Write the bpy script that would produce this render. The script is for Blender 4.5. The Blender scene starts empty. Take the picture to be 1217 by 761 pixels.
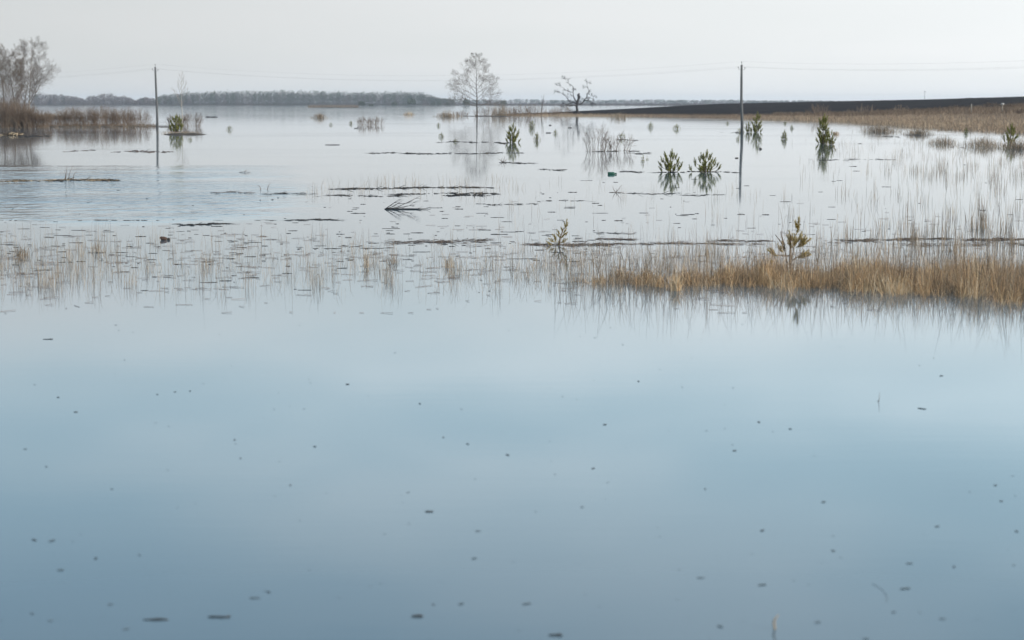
import bpy, math, random
import numpy as np
from mathutils import Vector, Matrix
from mathutils import noise as MN

rng = np.random.default_rng(7)
random.seed(7)
S = bpy.context.scene
COL = S.collection

# ---------------------------------------------------------------- camera
CAM_H = 3.4
FPX = 2400.0                     # focal length in photograph pixels (1217 wide)
HORIZON = 122.5
PITCH = math.atan((380.5 - HORIZON) / FPX)
cd = bpy.data.cameras.new('camera')
cam = bpy.data.objects.new('camera', cd)
COL.objects.link(cam)
S.camera = cam
cam.location = (0, 0, CAM_H)
cam.rotation_euler = (math.pi / 2 - PITCH, 0, 0)
cd.sensor_width = 36
cd.lens = 36 * FPX / 1217
cd.clip_start = 0.5
cd.clip_end = 40000
cd.dof.use_dof = True
cd.dof.focus_distance = 60
cd.dof.aperture_fstop = 1.9

# ---------------------------------------------------------------- light
SUN_EL = math.radians(27)
SUN_AZ = math.radians(118)       # clockwise from the view direction (+Y): right, a little behind
w = bpy.data.worlds.new('World')
S.world = w
w.use_nodes = True
nt = w.node_tree
nt.nodes.clear()
N = nt.nodes.new
L = nt.links.new
sky = N('ShaderNodeTexSky')
sky.sky_type = 'NISHITA'
sky.sun_disc = False
sky.sun_elevation = SUN_EL
sky.sun_rotation = SUN_AZ
sky.air_density = 1.0
sky.dust_density = 1.2
sky.ozone_density = 1.5
bg1 = N('ShaderNodeBackground')
bg1.inputs['Strength'].default_value = 0.14
L(sky.outputs[0], bg1.inputs['Color'])
# thin veil of high cloud, stretched along the horizon by its distance
tc = N('ShaderNodeTexCoord')
sep = N('ShaderNodeSeparateXYZ')
L(tc.outputs['Generated'], sep.inputs[0])
def M(op, a, b=None, c=None, tree=nt):
    n = tree.nodes.new('ShaderNodeMath')
    n.operation = op
    for i, v in enumerate((a, b, c)):
        if v is None:
            continue
        if isinstance(v, (int, float)):
            n.inputs[i].default_value = v
        else:
            tree.links.new(v, n.inputs[i])
    return n.outputs[0]
zz = M('ADD', M('MAXIMUM', sep.outputs['Z'], 0.0), 0.10)
cx = M('DIVIDE', sep.outputs['X'], zz)
cy = M('DIVIDE', sep.outputs['Y'], zz)
cb = N('ShaderNodeCombineXYZ')
L(cx, cb.inputs[0]); L(cy, cb.inputs[1])
nz = N('ShaderNodeTexNoise')
nz.inputs['Scale'].default_value = 0.55
nz.inputs['Detail'].default_value = 4
nz.inputs['Roughness'].default_value = 0.5
L(cb.outputs[0], nz.inputs['Vector'])
up_z = M('MAXIMUM', sep.outputs['Z'], 0.0)
def MR(v, a, b, c, d, tree=nt, smooth=True):
    n = tree.nodes.new('ShaderNodeMapRange')
    if smooth: n.interpolation_type = 'SMOOTHSTEP'
    tree.links.new(v, n.inputs['Value'])
    for k_, x_ in (('From Min', a), ('From Max', b), ('To Min', c), ('To Max', d)):
        n.inputs[k_].default_value = x_
    return n.outputs[0]
# the veil is thick along the horizon and thins out overhead, in soft patches
cover = M('ADD', MR(up_z, 0.05, 0.34, 0.95, 0.34), M('MULTIPLY', MR(nz.outputs[0], 0.30, 0.70, -0.22, 0.14), MR(up_z, 0.04, 0.12, 0.12, 1.0)))
cover = M('MINIMUM', M('MAXIMUM', cover, 0.0), 1.0)
# brighter towards the side of the sun
side = M('ADD', M('MULTIPLY', sep.outputs['X'], math.sin(SUN_AZ)), M('MULTIPLY', sep.outputs['Y'], math.cos(SUN_AZ)))
lift = M('MULTIPLY', MR(up_z, 0.055, 0.155, 0.99, 1.68), MR(up_z, 0.17, 0.42, 1.0, 0.60))
vs = M('MULTIPLY', M('ADD', M('MULTIPLY', side, 0.72), 1.18), lift)
vs = M('MULTIPLY', vs, M('ADD', 1.0, M('MULTIPLY', MR(nz.outputs[0], 0.34, 0.64, -0.04, 0.04), MR(up_z, 0.05, 0.12, 0.15, 1.0))))
vc = N('ShaderNodeMix'); vc.data_type = 'RGBA'
vc.inputs[6].default_value = (0.945, 0.96, 0.965, 1)
vc.inputs[7].default_value = (0.70, 0.95, 1.05, 1)
L(M('MULTIPLY', MR(up_z, 0.05, 0.20, 0.05, 1.0), MR(nz.outputs[0], 0.36, 0.62, 1.12, 0.55)), vc.inputs[0])
bg2 = N('ShaderNodeBackground')
L(vc.outputs[2], bg2.inputs['Color'])
L(vs, bg2.inputs['Strength'])
mx = N('ShaderNodeMixShader')
L(cover, mx.inputs[0]); L(bg1.outputs[0], mx.inputs[1]); L(bg2.outputs[0], mx.inputs[2])
wo = N('ShaderNodeOutputWorld')
L(mx.outputs[0], wo.inputs['Surface'])

sd = bpy.data.lights.new('sun', 'SUN')
sd.energy = 3.2
sd.angle = math.radians(3)
sd.color = (1.0, 0.93, 0.83)
sun = bpy.data.objects.new('sun', sd)
COL.objects.link(sun)
sv = Vector((math.sin(SUN_AZ) * math.cos(SUN_EL), math.cos(SUN_AZ) * math.cos(SUN_EL), math.sin(SUN_EL)))
sun.rotation_euler = sv.to_track_quat('Z', 'Y').to_euler()

S.view_settings.view_transform = 'Standard'
S.view_settings.look = 'None'
S.view_settings.exposure = 0.06
S.view_settings.gamma = 1.0
S.cycles.volume_bounces = 1
S.cycles.max_bounces = 6
S.cycles.sample_clamp_indirect = 8

# ---------------------------------------------------------------- helpers
def ray(x, y):
    u = (x - 608.5) / FPX
    v = (380.5 - y) / FPX
    c, s = math.cos(PITCH), math.sin(PITCH)
    return Vector((u, c + v * s, -s + v * c))

def at(x, y, z=0.0):
    """point of the level z that the photograph shows at pixel x, y"""
    d = ray(x, y)
    t = (z - CAM_H) / d.z
    return Vector((d.x * t, d.y * t, z))

def at_y(x, y, Y):
    d = ray(x, y)
    t = Y / d.y
    return Vector((d.x * t, Y, CAM_H + d.z * t))

def tag(o, label=None, cat=None, group=None, kind=None):
    if label: o['label'] = label
    if cat: o['category'] = cat
    if group: o['group'] = group
    if kind: o['kind'] = kind
    return o

def empty(name, loc):
    o = bpy.data.objects.new(name, None)
    o.location = loc
    o.empty_display_size = 0.2
    COL.objects.link(o)
    return o

def mesh_np(name, V, F3=None, F4=None, attr=None, smooth=False):
    """mesh from numpy arrays: V (n,3), F3 (m,3) triangles, F4 (k,4) quads; attr per-vertex float 'tint'"""
    me = bpy.data.meshes.new(name)
    V = np.asarray(V, dtype=np.float32)
    n3 = 0 if F3 is None else len(F3)
    n4 = 0 if F4 is None else len(F4)
    me.vertices.add(len(V))
    me.vertices.foreach_set('co', V.ravel())
    idx = []
    starts = []
    if n3:
        idx.append(np.asarray(F3, dtype=np.int32).ravel())
        starts.append(np.arange(n3, dtype=np.int32) * 3)
    if n4:
        idx.append(np.asarray(F4, dtype=np.int32).ravel())
        starts.append(np.arange(n4, dtype=np.int32) * 4 + n3 * 3)
    idx = np.concatenate(idx)
    me.loops.add(len(idx))
    me.loops.foreach_set('vertex_index', idx)
    me.polygons.add(n3 + n4)
    me.polygons.foreach_set('loop_start', np.concatenate(starts))
    if smooth:
        me.polygons.foreach_set('use_smooth', np.ones(n3 + n4, dtype=bool))
    if attr is not None:
        a = me.attributes.new('tint', 'FLOAT', 'POINT')
        a.data.foreach_set('value', np.asarray(attr, dtype=np.float32))
    me.update(calc_edges=True)
    me.validate()
    return me

def link(name, me, mat=None, parent=None, loc=None):
    o = bpy.data.objects.new(name, me)
    if mat is not None and not me.materials:
        me.materials.append(mat)
    COL.objects.link(o)
    if parent is not None: o.parent = parent
    if loc is not None: o.location = loc
    return o

class Geo:
    """gathers tubes and other pieces into one mesh"""
    def __init__(self):
        self.v = []; self.f3 = []; self.f4 = []; self.t = []; self.n = 0
    def add(self, V, F3=(), F4=(), tint=0.5):
        V = np.asarray(V, float)
        if len(F3): self.f3.append(np.asarray(F3) + self.n)
        if len(F4): self.f4.append(np.asarray(F4) + self.n)
        self.v.append(V)
        self.t.append(np.full(len(V), tint) if np.isscalar(tint) else np.asarray(tint))
        self.n += len(V)
    def tube(self, pts, rad, sides=4, cap=True, tint=0.5):
        P = np.asarray([tuple(p) for p in pts], float)
        R = np.asarray(rad, float)
        T = np.gradient(P, axis=0)
        T /= np.linalg.norm(T, axis=1)[:, None] + 1e-9
        ref = np.array([0, 0, 1.0]) if abs(T[0][2]) < 0.8 else np.array([0, 1.0, 0])
        A = np.cross(T, ref); A /= np.linalg.norm(A, axis=1)[:, None] + 1e-9
        B = np.cross(T, A)
        ang = np.arange(sides) * 2 * math.pi / sides
        ring = (A[:, None, :] * np.cos(ang)[None, :, None] + B[:, None, :] * np.sin(ang)[None, :, None]) * R[:, None, None] + P[:, None, :]
        V = ring.reshape(-1, 3)
        n = len(P)
        i = np.arange(n - 1)[:, None] * sides
        j = np.arange(sides)[None, :]
        j2 = (j + 1) % sides
        F4 = np.stack([i + j, i + j2, i + sides + j2, i + sides + j], -1).reshape(-1, 4)
        F3 = []
        if cap:
            V = np.vstack([V, P[0], P[-1]])
            c0, c1 = len(V) - 2, len(V) - 1
            for k in range(sides):
                F3.append((c0, (k + 1) % sides, k))
                F3.append((c1, (n - 1) * sides + k, (n - 1) * sides + (k + 1) % sides))
        self.add(V, F3, F4, tint)
    def mesh(self, name, smooth=False):
        return mesh_np(name, np.vstack(self.v), np.vstack(self.f3) if self.f3 else None,
                       np.vstack(self.f4) if self.f4 else None, np.concatenate(self.t), smooth)

# ---------------------------------------------------------------- materials
def mat(name, rough=0.85, spec=0.3):
    m = bpy.data.materials.new(name)
    m.use_nodes = True
    b = m.node_tree.nodes['Principled BSDF']
    b.inputs['Roughness'].default_value = rough
    b.inputs['Specular IOR Level'].default_value = spec
    return m, m.node_tree, b

def tinted(name, stops, rough=0.85, noise=0.0, nscale=3.0, spec=0.25, coords='Object', transl=0.0):
    """colour from the per-piece 'tint' attribute (plus some noise) through a ramp"""
    m, t, b = mat(name, rough, spec)
    at_ = t.nodes.new('ShaderNodeAttribute'); at_.attribute_name = 'tint'
    fac = at_.outputs['Fac']
    if noise:
        tcn = t.nodes.new('ShaderNodeTexCoord')
        nn = t.nodes.new('ShaderNodeTexNoise')
        nn.inputs['Scale'].default_value = nscale
        nn.inputs['Detail'].default_value = 5
        t.links.new(tcn.outputs[coords], nn.inputs['Vector'])
        fac = M('ADD', fac, M('MULTIPLY', M('SUBTRACT', nn.outputs[0], 0.5, tree=t), noise, tree=t), tree=t)
    r = t.nodes.new('ShaderNodeValToRGB')
    el = r.color_ramp.elements
    el[0].position = stops[0][0]; el[0].color = (*stops[0][1], 1)
    el[1].position = stops[-1][0]; el[1].color = (*stops[-1][1], 1)
    for p, c in stops[1:-1]:
        e = el.new(p); e.color = (*c, 1)
    t.links.new(fac, r.inputs[0])
    t.links.new(r.outputs[0], b.inputs['Base Color'])
    return m

MAT = {}
MAT['reed'] = tinted('reed_straw', [(0, (.12, .085, .06)), (.35, (.22, .165, .115)), (.7, (.36, .28, .195)), (1, (.46, .39, .29))])
MAT['dry_grass'] = tinted('dry_grass', [(0, (.14, .10, .065)), (.3, (.29, .20, .12)), (.6, (.52, .32, .16)), (.8, (.56, .42, .26)), (1, (.66, .55, .40))], noise=.3, nscale=.5)
MAT['meadow_grass'] = tinted('meadow_grass', [(0, (.10, .07, .05)), (.4, (.21, .15, .10)), (.8, (.36, .265, .18)), (1, (.46, .37, .26))], noise=.6, nscale=.03)
MAT['needles'] = tinted('pine_needles', [(0, (.08, .09, .018)), (.5, (.24, .245, .04)), (1, (.45, .39, .09))], rough=.6, spec=.4)
MAT['yellow_needles'] = tinted('yellowed_needles', [(0, (.14, .11, .025)), (.5, (.42, .31, .07)), (1, (.60, .45, .17))], rough=.6, spec=.4)
MAT['far_needles'] = tinted('far_needles', [(0, (.02, .03, .018)), (1, (.07, .085, .04))], rough=.8)
MAT['pine_bark'] = tinted('pine_bark', [(0, (.07, .05, .04)), (1, (.17, .11, .075))], noise=.8, nscale=12)
MAT['bark'] = tinted('grey_bark', [(0, (.045, .037, .032)), (1, (.19, .145, .11))], noise=.7, nscale=2.5)
MAT['birch_bark'] = tinted('birch_bark', [(0, (.05, .04, .035)), (.45, (.22, .18, .15)), (1, (.48, .43, .37))], noise=.9, nscale=2.2)
MAT['dead_bark'] = tinted('dead_bark', [(0, (.02, .018, .018)), (1, (.07, .06, .055))], noise=.7, nscale=1.5)
MAT['twig'] = tinted('bare_twigs', [(0, (.07, .048, .035)), (.5, (.17, .115, .08)), (1, (.29, .215, .15))])
MAT['litter'] = tinted('wet_litter', [(0, (.012, .010, .009)), (.6, (.04, .032, .027)), (1, (.11, .085, .065))], rough=.55, spec=.4)
MAT['mat_litter'] = tinted('straw_litter', [(0, (.06, .045, .04)), (.6, (.14, .105, .09)), (1, (.26, .20, .16))], rough=.7)
MAT['silt'] = tinted('silted_bits', [(0, (.07, .09, .10)), (1, (.14, .17, .18))], rough=.5)
MAT['straw_litter'] = tinted('pale_litter', [(0, (.03, .022, .018)), (.5, (.12, .085, .055)), (1, (.52, .40, .26))], rough=.8)
MAT['pole_wood'] = tinted('weathered_pole', [(0, (.055, .055, .055)), (1, (.15, .15, .148))], noise=1.1, nscale=1.2)
MAT['wood_far'] = tinted('far_bare_wood', [(0, (.06, .05, .048)), (.5, (.11, .085, .078)), (1, (.17, .135, .12))])
MAT['mud'] = tinted('wet_mud', [(0, (.03, .023, .018)), (1, (.075, .058, .042))], noise=1.2, nscale=.6)
m, t, b = mat('insulator_porcelain', .25, .5); b.inputs['Base Color'].default_value = (.30, .30, .29, 1); MAT['porcelain'] = m
m, t, b = mat('galvanised_steel', .5, .5); b.inputs['Base Color'].default_value = (.12, .12, .12, 1); b.inputs['Metallic'].default_value = .6; MAT['steel'] = m
m, t, b = mat('aluminium_wire', .6, .5); b.inputs['Base Color'].default_value = (.20, .20, .20, 1); MAT['wire'] = m
m, t, b = mat('white_paint', .6, .4); b.inputs['Base Color'].default_value = (.36, .35, .33, 1); MAT['white'] = m
m, t, b = mat('concrete', .9, .3); b.inputs['Base Color'].default_value = (.24, .22, .19, 1); MAT['concrete'] = m
m, t, b = mat('green_plastic', .25, .5); b.inputs['Base Color'].default_value = (.012, .075, .045, 1); MAT['bottle'] = m
m, t, b = mat('brown_block', .8, .3); b.inputs['Base Color'].default_value = (.075, .045, .035, 1); MAT['block'] = m

# water: one mirror-like sheet, calm in most places and ruffled by the wind in others
def water_material():
    m, t, b = mat('flood_water', .06, .5)
    b.inputs['IOR'].default_value = 1.333
    b.inputs['Base Color'].default_value = (.07, .12, .155, 1)
    n = t.nodes.new; l = t.links.new
    geo = n('ShaderNodeNewGeometry')
    sp = n('ShaderNodeSeparateXYZ'); l(geo.outputs['Position'], sp.inputs[0])
    X, Y = sp.outputs['X'], sp.outputs['Y']
    def noise(sx, sy, det=3, seed=0.0):
        mp = n('ShaderNodeMapping'); mp.inputs['Scale'].default_value = (sx, sy, 1)
        mp.inputs['Location'].default_value = (seed, seed * 1.7, 0)
        l(geo.outputs['Position'], mp.inputs[0])
        q = n('ShaderNodeTexNoise'); q.inputs['Scale'].default_value = 1; q.inputs['Detail'].default_value = det
        l(mp.outputs[0], q.inputs['Vector'])
        return q.outputs[0]
    def ramp(v, a, b_):
        r = n('ShaderNodeMapRange'); r.interpolation_type = 'SMOOTHSTEP'
        l(v, r.inputs['Value'])
        r.inputs['From Min'].default_value = a; r.inputs['From Max'].default_value = b_
        return r.outputs[0]
    MM = lambda op, a, c=None: M(op, a, c, tree=t)
    wob = MM('MULTIPLY', MM('SUBTRACT', noise(.05, .02, 3), .5), 30)
    Yw = MM('ADD', Y, wob)
    # wind-ruffled patch on the left, 58 to 112 m away
    edge = ramp(Y, 112, 104)
    near = ramp(Yw, 56, 66)
    left = ramp(MM('ADD', MM('DIVIDE', X, Y), MM('MULTIPLY', MM('SUBTRACT', noise(.08, .03, 2, 9), .5), .12)), -.09, -.16)
    streak = ramp(noise(.07, .085, 5, 3), .36, .56)
    patch = MM('MULTIPLY', MM('MULTIPLY', edge, near), left)
    patch = MM('MULTIPLY', patch, MM('ADD', MM('MULTIPLY', streak, .8), .2))
    far = MM('MULTIPLY', ramp(Y, 420, 700), .2)
    ruff = MM('MAXIMUM', patch, far)
    calm = ramp(noise(.02, .05, 3, 21), .45, .7)
    rough = MM('ADD', MM('ADD', .035, MM('MULTIPLY', calm, .03)), MM('MULTIPLY', ruff, .05))
    l(rough, b.inputs['Roughness'])
    w1 = noise(1.1, 5.5, 4, 2)
    w2 = noise(.25, 1.4, 3, 5)
    w3 = noise(1.0, .75, 4, 8)
    hgt = MM('ADD', MM('MULTIPLY', w1, .0035), MM('MULTIPLY', w2, .006))
    hgt2 = MM('ADD', MM('MULTIPLY', hgt, .07), MM('MULTIPLY', w3, MM('MULTIPLY', patch, .28)))
    bp = n('ShaderNodeBump'); bp.inputs['Strength'].default_value = 1.0; bp.inputs['Distance'].default_value = 1.0
    l(hgt2, bp.inputs['Height']); l(bp.outputs[0], b.inputs['Normal'])
    return m
MAT['water'] = water_material()

def ground_material(name, c1, c2, sx, sy, bump=.0, c3=None):
    m, t, b = mat(name, .95, .03)
    n = t.nodes.new; l = t.links.new
    geo = n('ShaderNodeNewGeometry')
    mp = n('ShaderNodeMapping'); mp.inputs['Scale'].default_value = (sx, sy, 1)
    l(geo.outputs['Position'], mp.inputs[0])
    q = n('ShaderNodeTexNoise'); q.inputs['Scale'].default_value = 1; q.inputs['Detail'].default_value = 8
    q.inputs['Roughness'].default_value = .65
    l(mp.outputs[0], q.inputs['Vector'])
    r = n('ShaderNodeValToRGB')
    r.color_ramp.elements[0].position = .32; r.color_ramp.elements[0].color = (*c1, 1)
    r.color_ramp.elements[1].position = .68; r.color_ramp.elements[1].color = (*c2, 1)
    l(q.outputs[0], r.inputs[0]); l(r.outputs[0], b.inputs['Base Color'])
    if bump:
        bp = n('ShaderNodeBump'); bp.inputs['Distance'].default_value = bump; bp.inputs['Strength'].default_value = .8
        l(q.outputs[0], bp.inputs['Height']); l(bp.outputs[0], b.inputs['Normal'])
    return m
MAT['soil'] = ground_material('ploughed_soil', (.003, .0025, .003), (.030, .023, .022), .02, .09, .6)
MAT['meadow'] = ground_material('meadow_soil', (.11, .08, .055), (.24, .17, .115), .03, .10, .3)
MAT['bed'] = ground_material('drowned_ground', (.03, .03, .022), (.06, .055, .04), .05, .05)
MAT['farland'] = ground_material('far_fields', (.06, .045, .038), (.13, .10, .08), .004, .004)

# ---------------------------------------------------------------- setting
def disc(name, R, z, mt, nr=24, na=96, r0=0.0):
    rr = np.concatenate([[0], np.geomspace(8, R, nr)])
    V = [(0, 0, z)]
    for r in rr[1:]:
        for k in range(na):
            a = 2 * math.pi * k / na
            V.append((r * math.cos(a), r * math.sin(a), z))
    F3 = [(0, 1 + k, 1 + (k + 1) % na) for k in range(na)]
    F4 = []
    for i in range(nr - 1):
        for k in range(na):
            a = 1 + i * na + k; b_ = 1 + i * na + (k + 1) % na
            F4.append((a, a + na, b_ + na, b_))
    return tag(link(name, mesh_np(name, V, F3, F4), mt), kind='structure')
disc('ground', 8500, -0.7, MAT['bed'])
disc('water', 3300, 0.0, MAT['water'])

# far shore: a ring of low land from about 2.4 km out
def far_shore():
    na = 240
    rows = [(-60, -.5), (0, .0), (30, .5), (250, .9), (900, 1.3), (2500, 1.6), (5600, 1.9)]
    V = []; F4 = []
    for k in range(na):
        a = 2 * math.pi * k / na
        base = 2500 + 240 * math.sin(a * 3 + 1.0) * 0 + (280 if math.cos(a - math.radians(97)) > .99 and a > math.radians(91.5) else 0)
        base += 60 * math.sin(a * 17) + 35 * math.sin(a * 41 + 2)
        for dr, z in rows:
            r = base + dr
            V.append((r * math.cos(a), r * math.sin(a), z))
    n = len(rows)
    for k in range(na):
        k2 = (k + 1) % na
        for i in range(n - 1):
            F4.append((k * n + i, k * n + i + 1, k2 * n + i + 1, k2 * n + i))
    return tag(link('far_shore', mesh_np('far_shore', V, None, F4), MAT['farland']), kind='structure')
far_shore()

# right bank: meadow at the water's edge, a ploughed hill behind it
WL = [(590, 138.6), (650, 137.9), (700, 137.8), (750, 138), (800, 138.6), (850, 140), (900, 141.3), (950, 142.8), (1000, 144.6),
      (1040, 147.5), (1080, 150.5), (1130, 153), (1180, 155.5), (1217, 157.5), (1400, 166), (1900, 190), (2600, 205)]
CR = [(590, 575, .10), (650, 600, .50), (700, 630, 1.02), (750, 650, 1.60), (800, 660, 2.35), (830, 670, 2.72), (850, 680, 3.03), (900, 700, 3.4), (1000, 720, 4.0),
      (1100, 730, 4.62), (1217, 740, 5.72), (1400, 760, 7.0), (1900, 800, 9), (2600, 850, 10)]
FE = [(590, 134.5), (650, 135.6), (700, 137.0), (800, 137.6), (870, 137.4), (950, 137.4), (1000, 137), (1050, 135.6), (1100, 133.4), (1150, 130.5), (1217, 127.5), (1400, 124), (1900, 120), (2600, 118)]
def interp(tab, x, k=1):
    xs = [r[0] for r in tab]; ys = [r[k] for r in tab]
    return float(np.interp(x, xs, ys))
def wl_dist(x):
    return CAM_H * FPX / (interp(WL, x) - HORIZON)
def terrain(x, Y):
    """height of the right bank at bearing x (as a pixel column) and forward distance Y"""
    W = wl_dist(x); C = interp(CR, x, 1); h = interp(CR, x, 2)
    if Y <= W: return -(W - Y) * .02
    if Y <= C:
        s = (Y - W) / (C - W)
        s2 = s * s * (3 - 2 * s) * .55 + s * .45
        return .02 + h * s2
    back = (Y - C)
    drop = 1.0 if x < 850 else max(0.0, 1 - (x - 850) / 80)
    return .02 + h - drop * back * .022 * (1 + h) * .6 - (1 - drop) * back * .0004 * h
def y_of(x, Y, z):
    return HORIZON + (CAM_H - z) * FPX / Y
def field_start(x):
    W = wl_dist(x); C = interp(CR, x, 1); yt = interp(FE, x)
    lo, hi = W + 2, C - 2
    for _ in range(40):
        mid = (lo + hi) / 2
        if y_of(x, mid, terrain(x, mid)) > yt: lo = mid
        else: hi = mid
    return lo
def bank_xyz(x, Y, dz=0.0):
    u = (x - 608.5) / FPX
    return (u * Y, Y, terrain(x, Y) + dz)
xs = np.concatenate([np.arange(590, 1240, 6), np.arange(1240, 2601, 40)])
def strip(name, mt, lo, hi, rows, dz=0.0, jit=0.0, extra=()):
    V = []; F4 = []
    for x in xs:
        a, b_ = lo(x), hi(x)
        for i in range(rows):
            Y = a + (b_ - a) * (i / (rows - 1)) ** 1.3
            p = bank_xyz(x, Y, dz)
            j = jit * rng.normal() if 0 < i < rows - 1 else 0
            V.append((p[0], p[1], p[2] + j))
        for e in extra:
            V.append(bank_xyz(x, b_ + e, dz))
    n = rows + len(extra)
    for k in range(len(xs) - 1):
        for i in range(n - 1):
            F4.append((k * n + i, (k + 1) * n + i, (k + 1) * n + i + 1, k * n + i + 1))
    return tag(link(name, mesh_np(name, V, None, F4), mt), kind='structure')
strip('meadow', MAT['meadow'], lambda x: wl_dist(x) - 12, lambda x: field_start(x) + 4, 22, jit=.02)
strip('ploughed_field', MAT['soil'], lambda x: field_start(x) + 1, lambda x: interp(CR, x, 1), 30, dz=.03, jit=.05, extra=(60, 150, 320, 600))

# low mud islands and the left bank
def island(name, x0, x1, y, depth, h=.12, label=None, cat=None, m_='mud'):
    """irregular low island spanning pixel columns x0..x1 whose near edge shows at row y"""
    a = at(x0, y); b_ = at(x1, y)
    cxm = (a.x + b_.x) / 2; rx = (b_.x - a.x) / 2; ry = depth / 2; cym = a.y + ry
    na = 28; V = [(0, 0, h)]; F3 = []; F4 = []
    ph = rng.uniform(0, 6, 4)
    for i, (s, z) in enumerate(((.45, h * 1.0), (.8, h * .6), (1.0, .005), (1.15, -.15))):
        for k in range(na):
            t_ = 2 * math.pi * k / na
            q = 1 + .10 * math.sin(3 * t_ + ph[0]) + .07 * math.sin(5 * t_ + ph[1]) + .05 * math.sin(9 * t_ + ph[2])
            V.append((rx * s * q * math.cos(t_), ry * s * q * math.sin(t_), z * (1 + .3 * rng.normal()) if z > .01 else z))
    F3 = [(0, 1 + k, 1 + (k + 1) % na) for k in range(na)]
    for i in range(3):
        for k in range(na):
            p = 1 + i * na + k; q = 1 + i * na + (k + 1) % na
            F4.append((p, p + na, q + na, q))
    o = link(name, mesh_np(name, V, F3, F4, np.full(len(V), .5)), MAT[m_], loc=(cxm, cym, 0))
    return tag(o, kind='structure')
island('left_bank', -60, 188, 151.6, 24, .08)
island('mud_island', 190, 240, 160.5, 4.0, .13)
island('mud_bar', 20, 66, 141, 30, .35)
island('mud_bar', 365, 428, 128.6, 80, .35)
island('mud_bar', 546, 620, 138.7, 22, .12)
island('mud_bar', 185, 200, 151.6, 2, .05)

# ---------------------------------------------------------------- grass-like ribbons
def blades(name, P, H, W, lean=.18, bend=.35, tint=None, tintspread=.25, mt='reed', az=None, kind='stuff', label=None, cat=None, parent=None, kink=0.0):
    P = np.asarray(P, float); n = len(P)
    H = np.broadcast_to(np.asarray(H, float), (n,)).copy()
    W = np.broadcast_to(np.asarray(W, float), (n,))
    a = rng.uniform(0, 2 * math.pi, n)
    la = rng.uniform(0, 2 * math.pi, n) if az is None else rng.normal(az, .9, n)
    ln = np.abs(rng.normal(0, lean, n))
    bd = np.abs(rng.normal(0, bend, n))
    side = np.stack([np.cos(a), np.sin(a), np.zeros(n)], 1) * (W[:, None] / 2)
    ld = np.stack([np.cos(la), np.sin(la), np.zeros(n)], 1)
    mid = P + np.stack([np.zeros(n), np.zeros(n), H * .55], 1) * np.cos(ln)[:, None] + ld * (H * .55 * np.sin(ln))[:, None]
    l2 = ln + bd
    if kink:
        kk = rng.random(n) < kink
        l2 = np.where(kk, ln + rng.uniform(1.2, 2.4, n), l2)
    tip = mid + np.stack([np.zeros(n), np.zeros(n), H * .45 * np.cos(l2)], 1) + ld * (H * .45 * np.sin(l2))[:, None]
    V = np.stack([P - side, P + side, mid - side * .8, mid + side * .8, tip - side * .25, tip + side * .25], 1).reshape(-1, 3)
    i = np.arange(n)[:, None] * 6
    F4 = np.concatenate([i + np.array([[0, 1, 3, 2]]), i + np.array([[2, 3, 5, 4]])])
    tb = np.full(n, .5) if tint is None else np.broadcast_to(np.asarray(tint, float), (n,))
    tt = np.clip(tb + rng.normal(0, tintspread, n), 0, 1)
    me = mesh_np(name, V, None, F4, np.repeat(tt, 6))
    o = link(name, me, MAT[mt], parent)
    return tag(o, label, cat, kind=kind)

def px_points(xy, z=0.0):
    """many pixel positions to points of the level z"""
    xy = np.asarray(xy, float)
    u = (xy[:, 0] - 608.5) / FPX; v = (380.5 - xy[:, 1]) / FPX
    c, s = math.cos(PITCH), math.sin(PITCH)
    dy = c + v * s; dz = -s + v * c
    t_ = (z - CAM_H) / dz
    return np.stack([u * t_, dy * t_, np.full(len(xy), z)], 1)

def clumps(n_cl, per, x0, x1, y0, y1, sx, sy, dens=None):
    out = []
    while len(out) < n_cl:
        x = rng.uniform(x0, x1); y = rng.uniform(y0, y1)
        if dens is not None and rng.random() > dens(x, y): continue
        k = max(1, int(rng.exponential(per)))
        out.append(np.stack([rng.normal(x, sx, k), rng.normal(y, sy, k)], 1))
    return np.vstack(out)

# drowned reeds and sedge stalks, left to middle
d1 = lambda x, y: max(.05, 1 - abs(y - 318) / 50) * (1.0 if x < 150 else .5 if x < 330 else .55 if x < 620 else .8)
q = clumps(420, 4.5, -20, 1240, 272, 352, 5, 2.0, d1)
p = px_points(q)
blades('sparse_reeds', p, rng.uniform(.15, .70, len(p)) * rng.uniform(.6, 1.05, len(p)), .0045, lean=.10, bend=.10, tint=.4, mt='reed', kink=.12,
       label='sparse brown reed stalks standing in the calm water across the middle', cat='reeds')
q = clumps(150, 9, -10, 480, 285, 345, 5, 2.5, lambda x, y: (1 if x < 130 else .25) * (1 if y > 300 else .5))
p = px_points(q)
blades('left_reeds', p, rng.uniform(.10, .48, len(p)), .0045, lean=.16, bend=.25, tint=.45, mt='reed', kink=.15,
       label='thicker pale reed stalks in the shallow water at the left', cat='reeds')
q = clumps(230, 8, 520, 860, 296, 346, 8, 2.5, lambda x, y: np.clip((x - 480) / 330, .1, 1))
p = px_points(q)
blades('middle_reeds', p, rng.uniform(.08, .42, len(p)), .005, lean=.3, bend=.5, tint=.5, mt='reed', kink=.15,
       label='tangled tan sedge thinning out left of the grass bank', cat='reeds')
q = clumps(460, 6, 930, 1240, 164, 300, 5, 1.2, lambda x, y: np.clip((x - 900) / 220, 0, 1) * (.9 if y < 215 else .30 if y < 265 else .6))
p = px_points(q)
blades('right_reeds', p, rng.uniform(.15, .6, len(p)), .009, lean=.10, bend=.15, tint=.4, mt='reed', kink=.1,
       label='scattered thin reed stalks in the shallows at the right', cat='reeds')
q = clumps(80, 5, 370, 620, 214, 232, 7, .8)
p = px_points(q)
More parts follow.
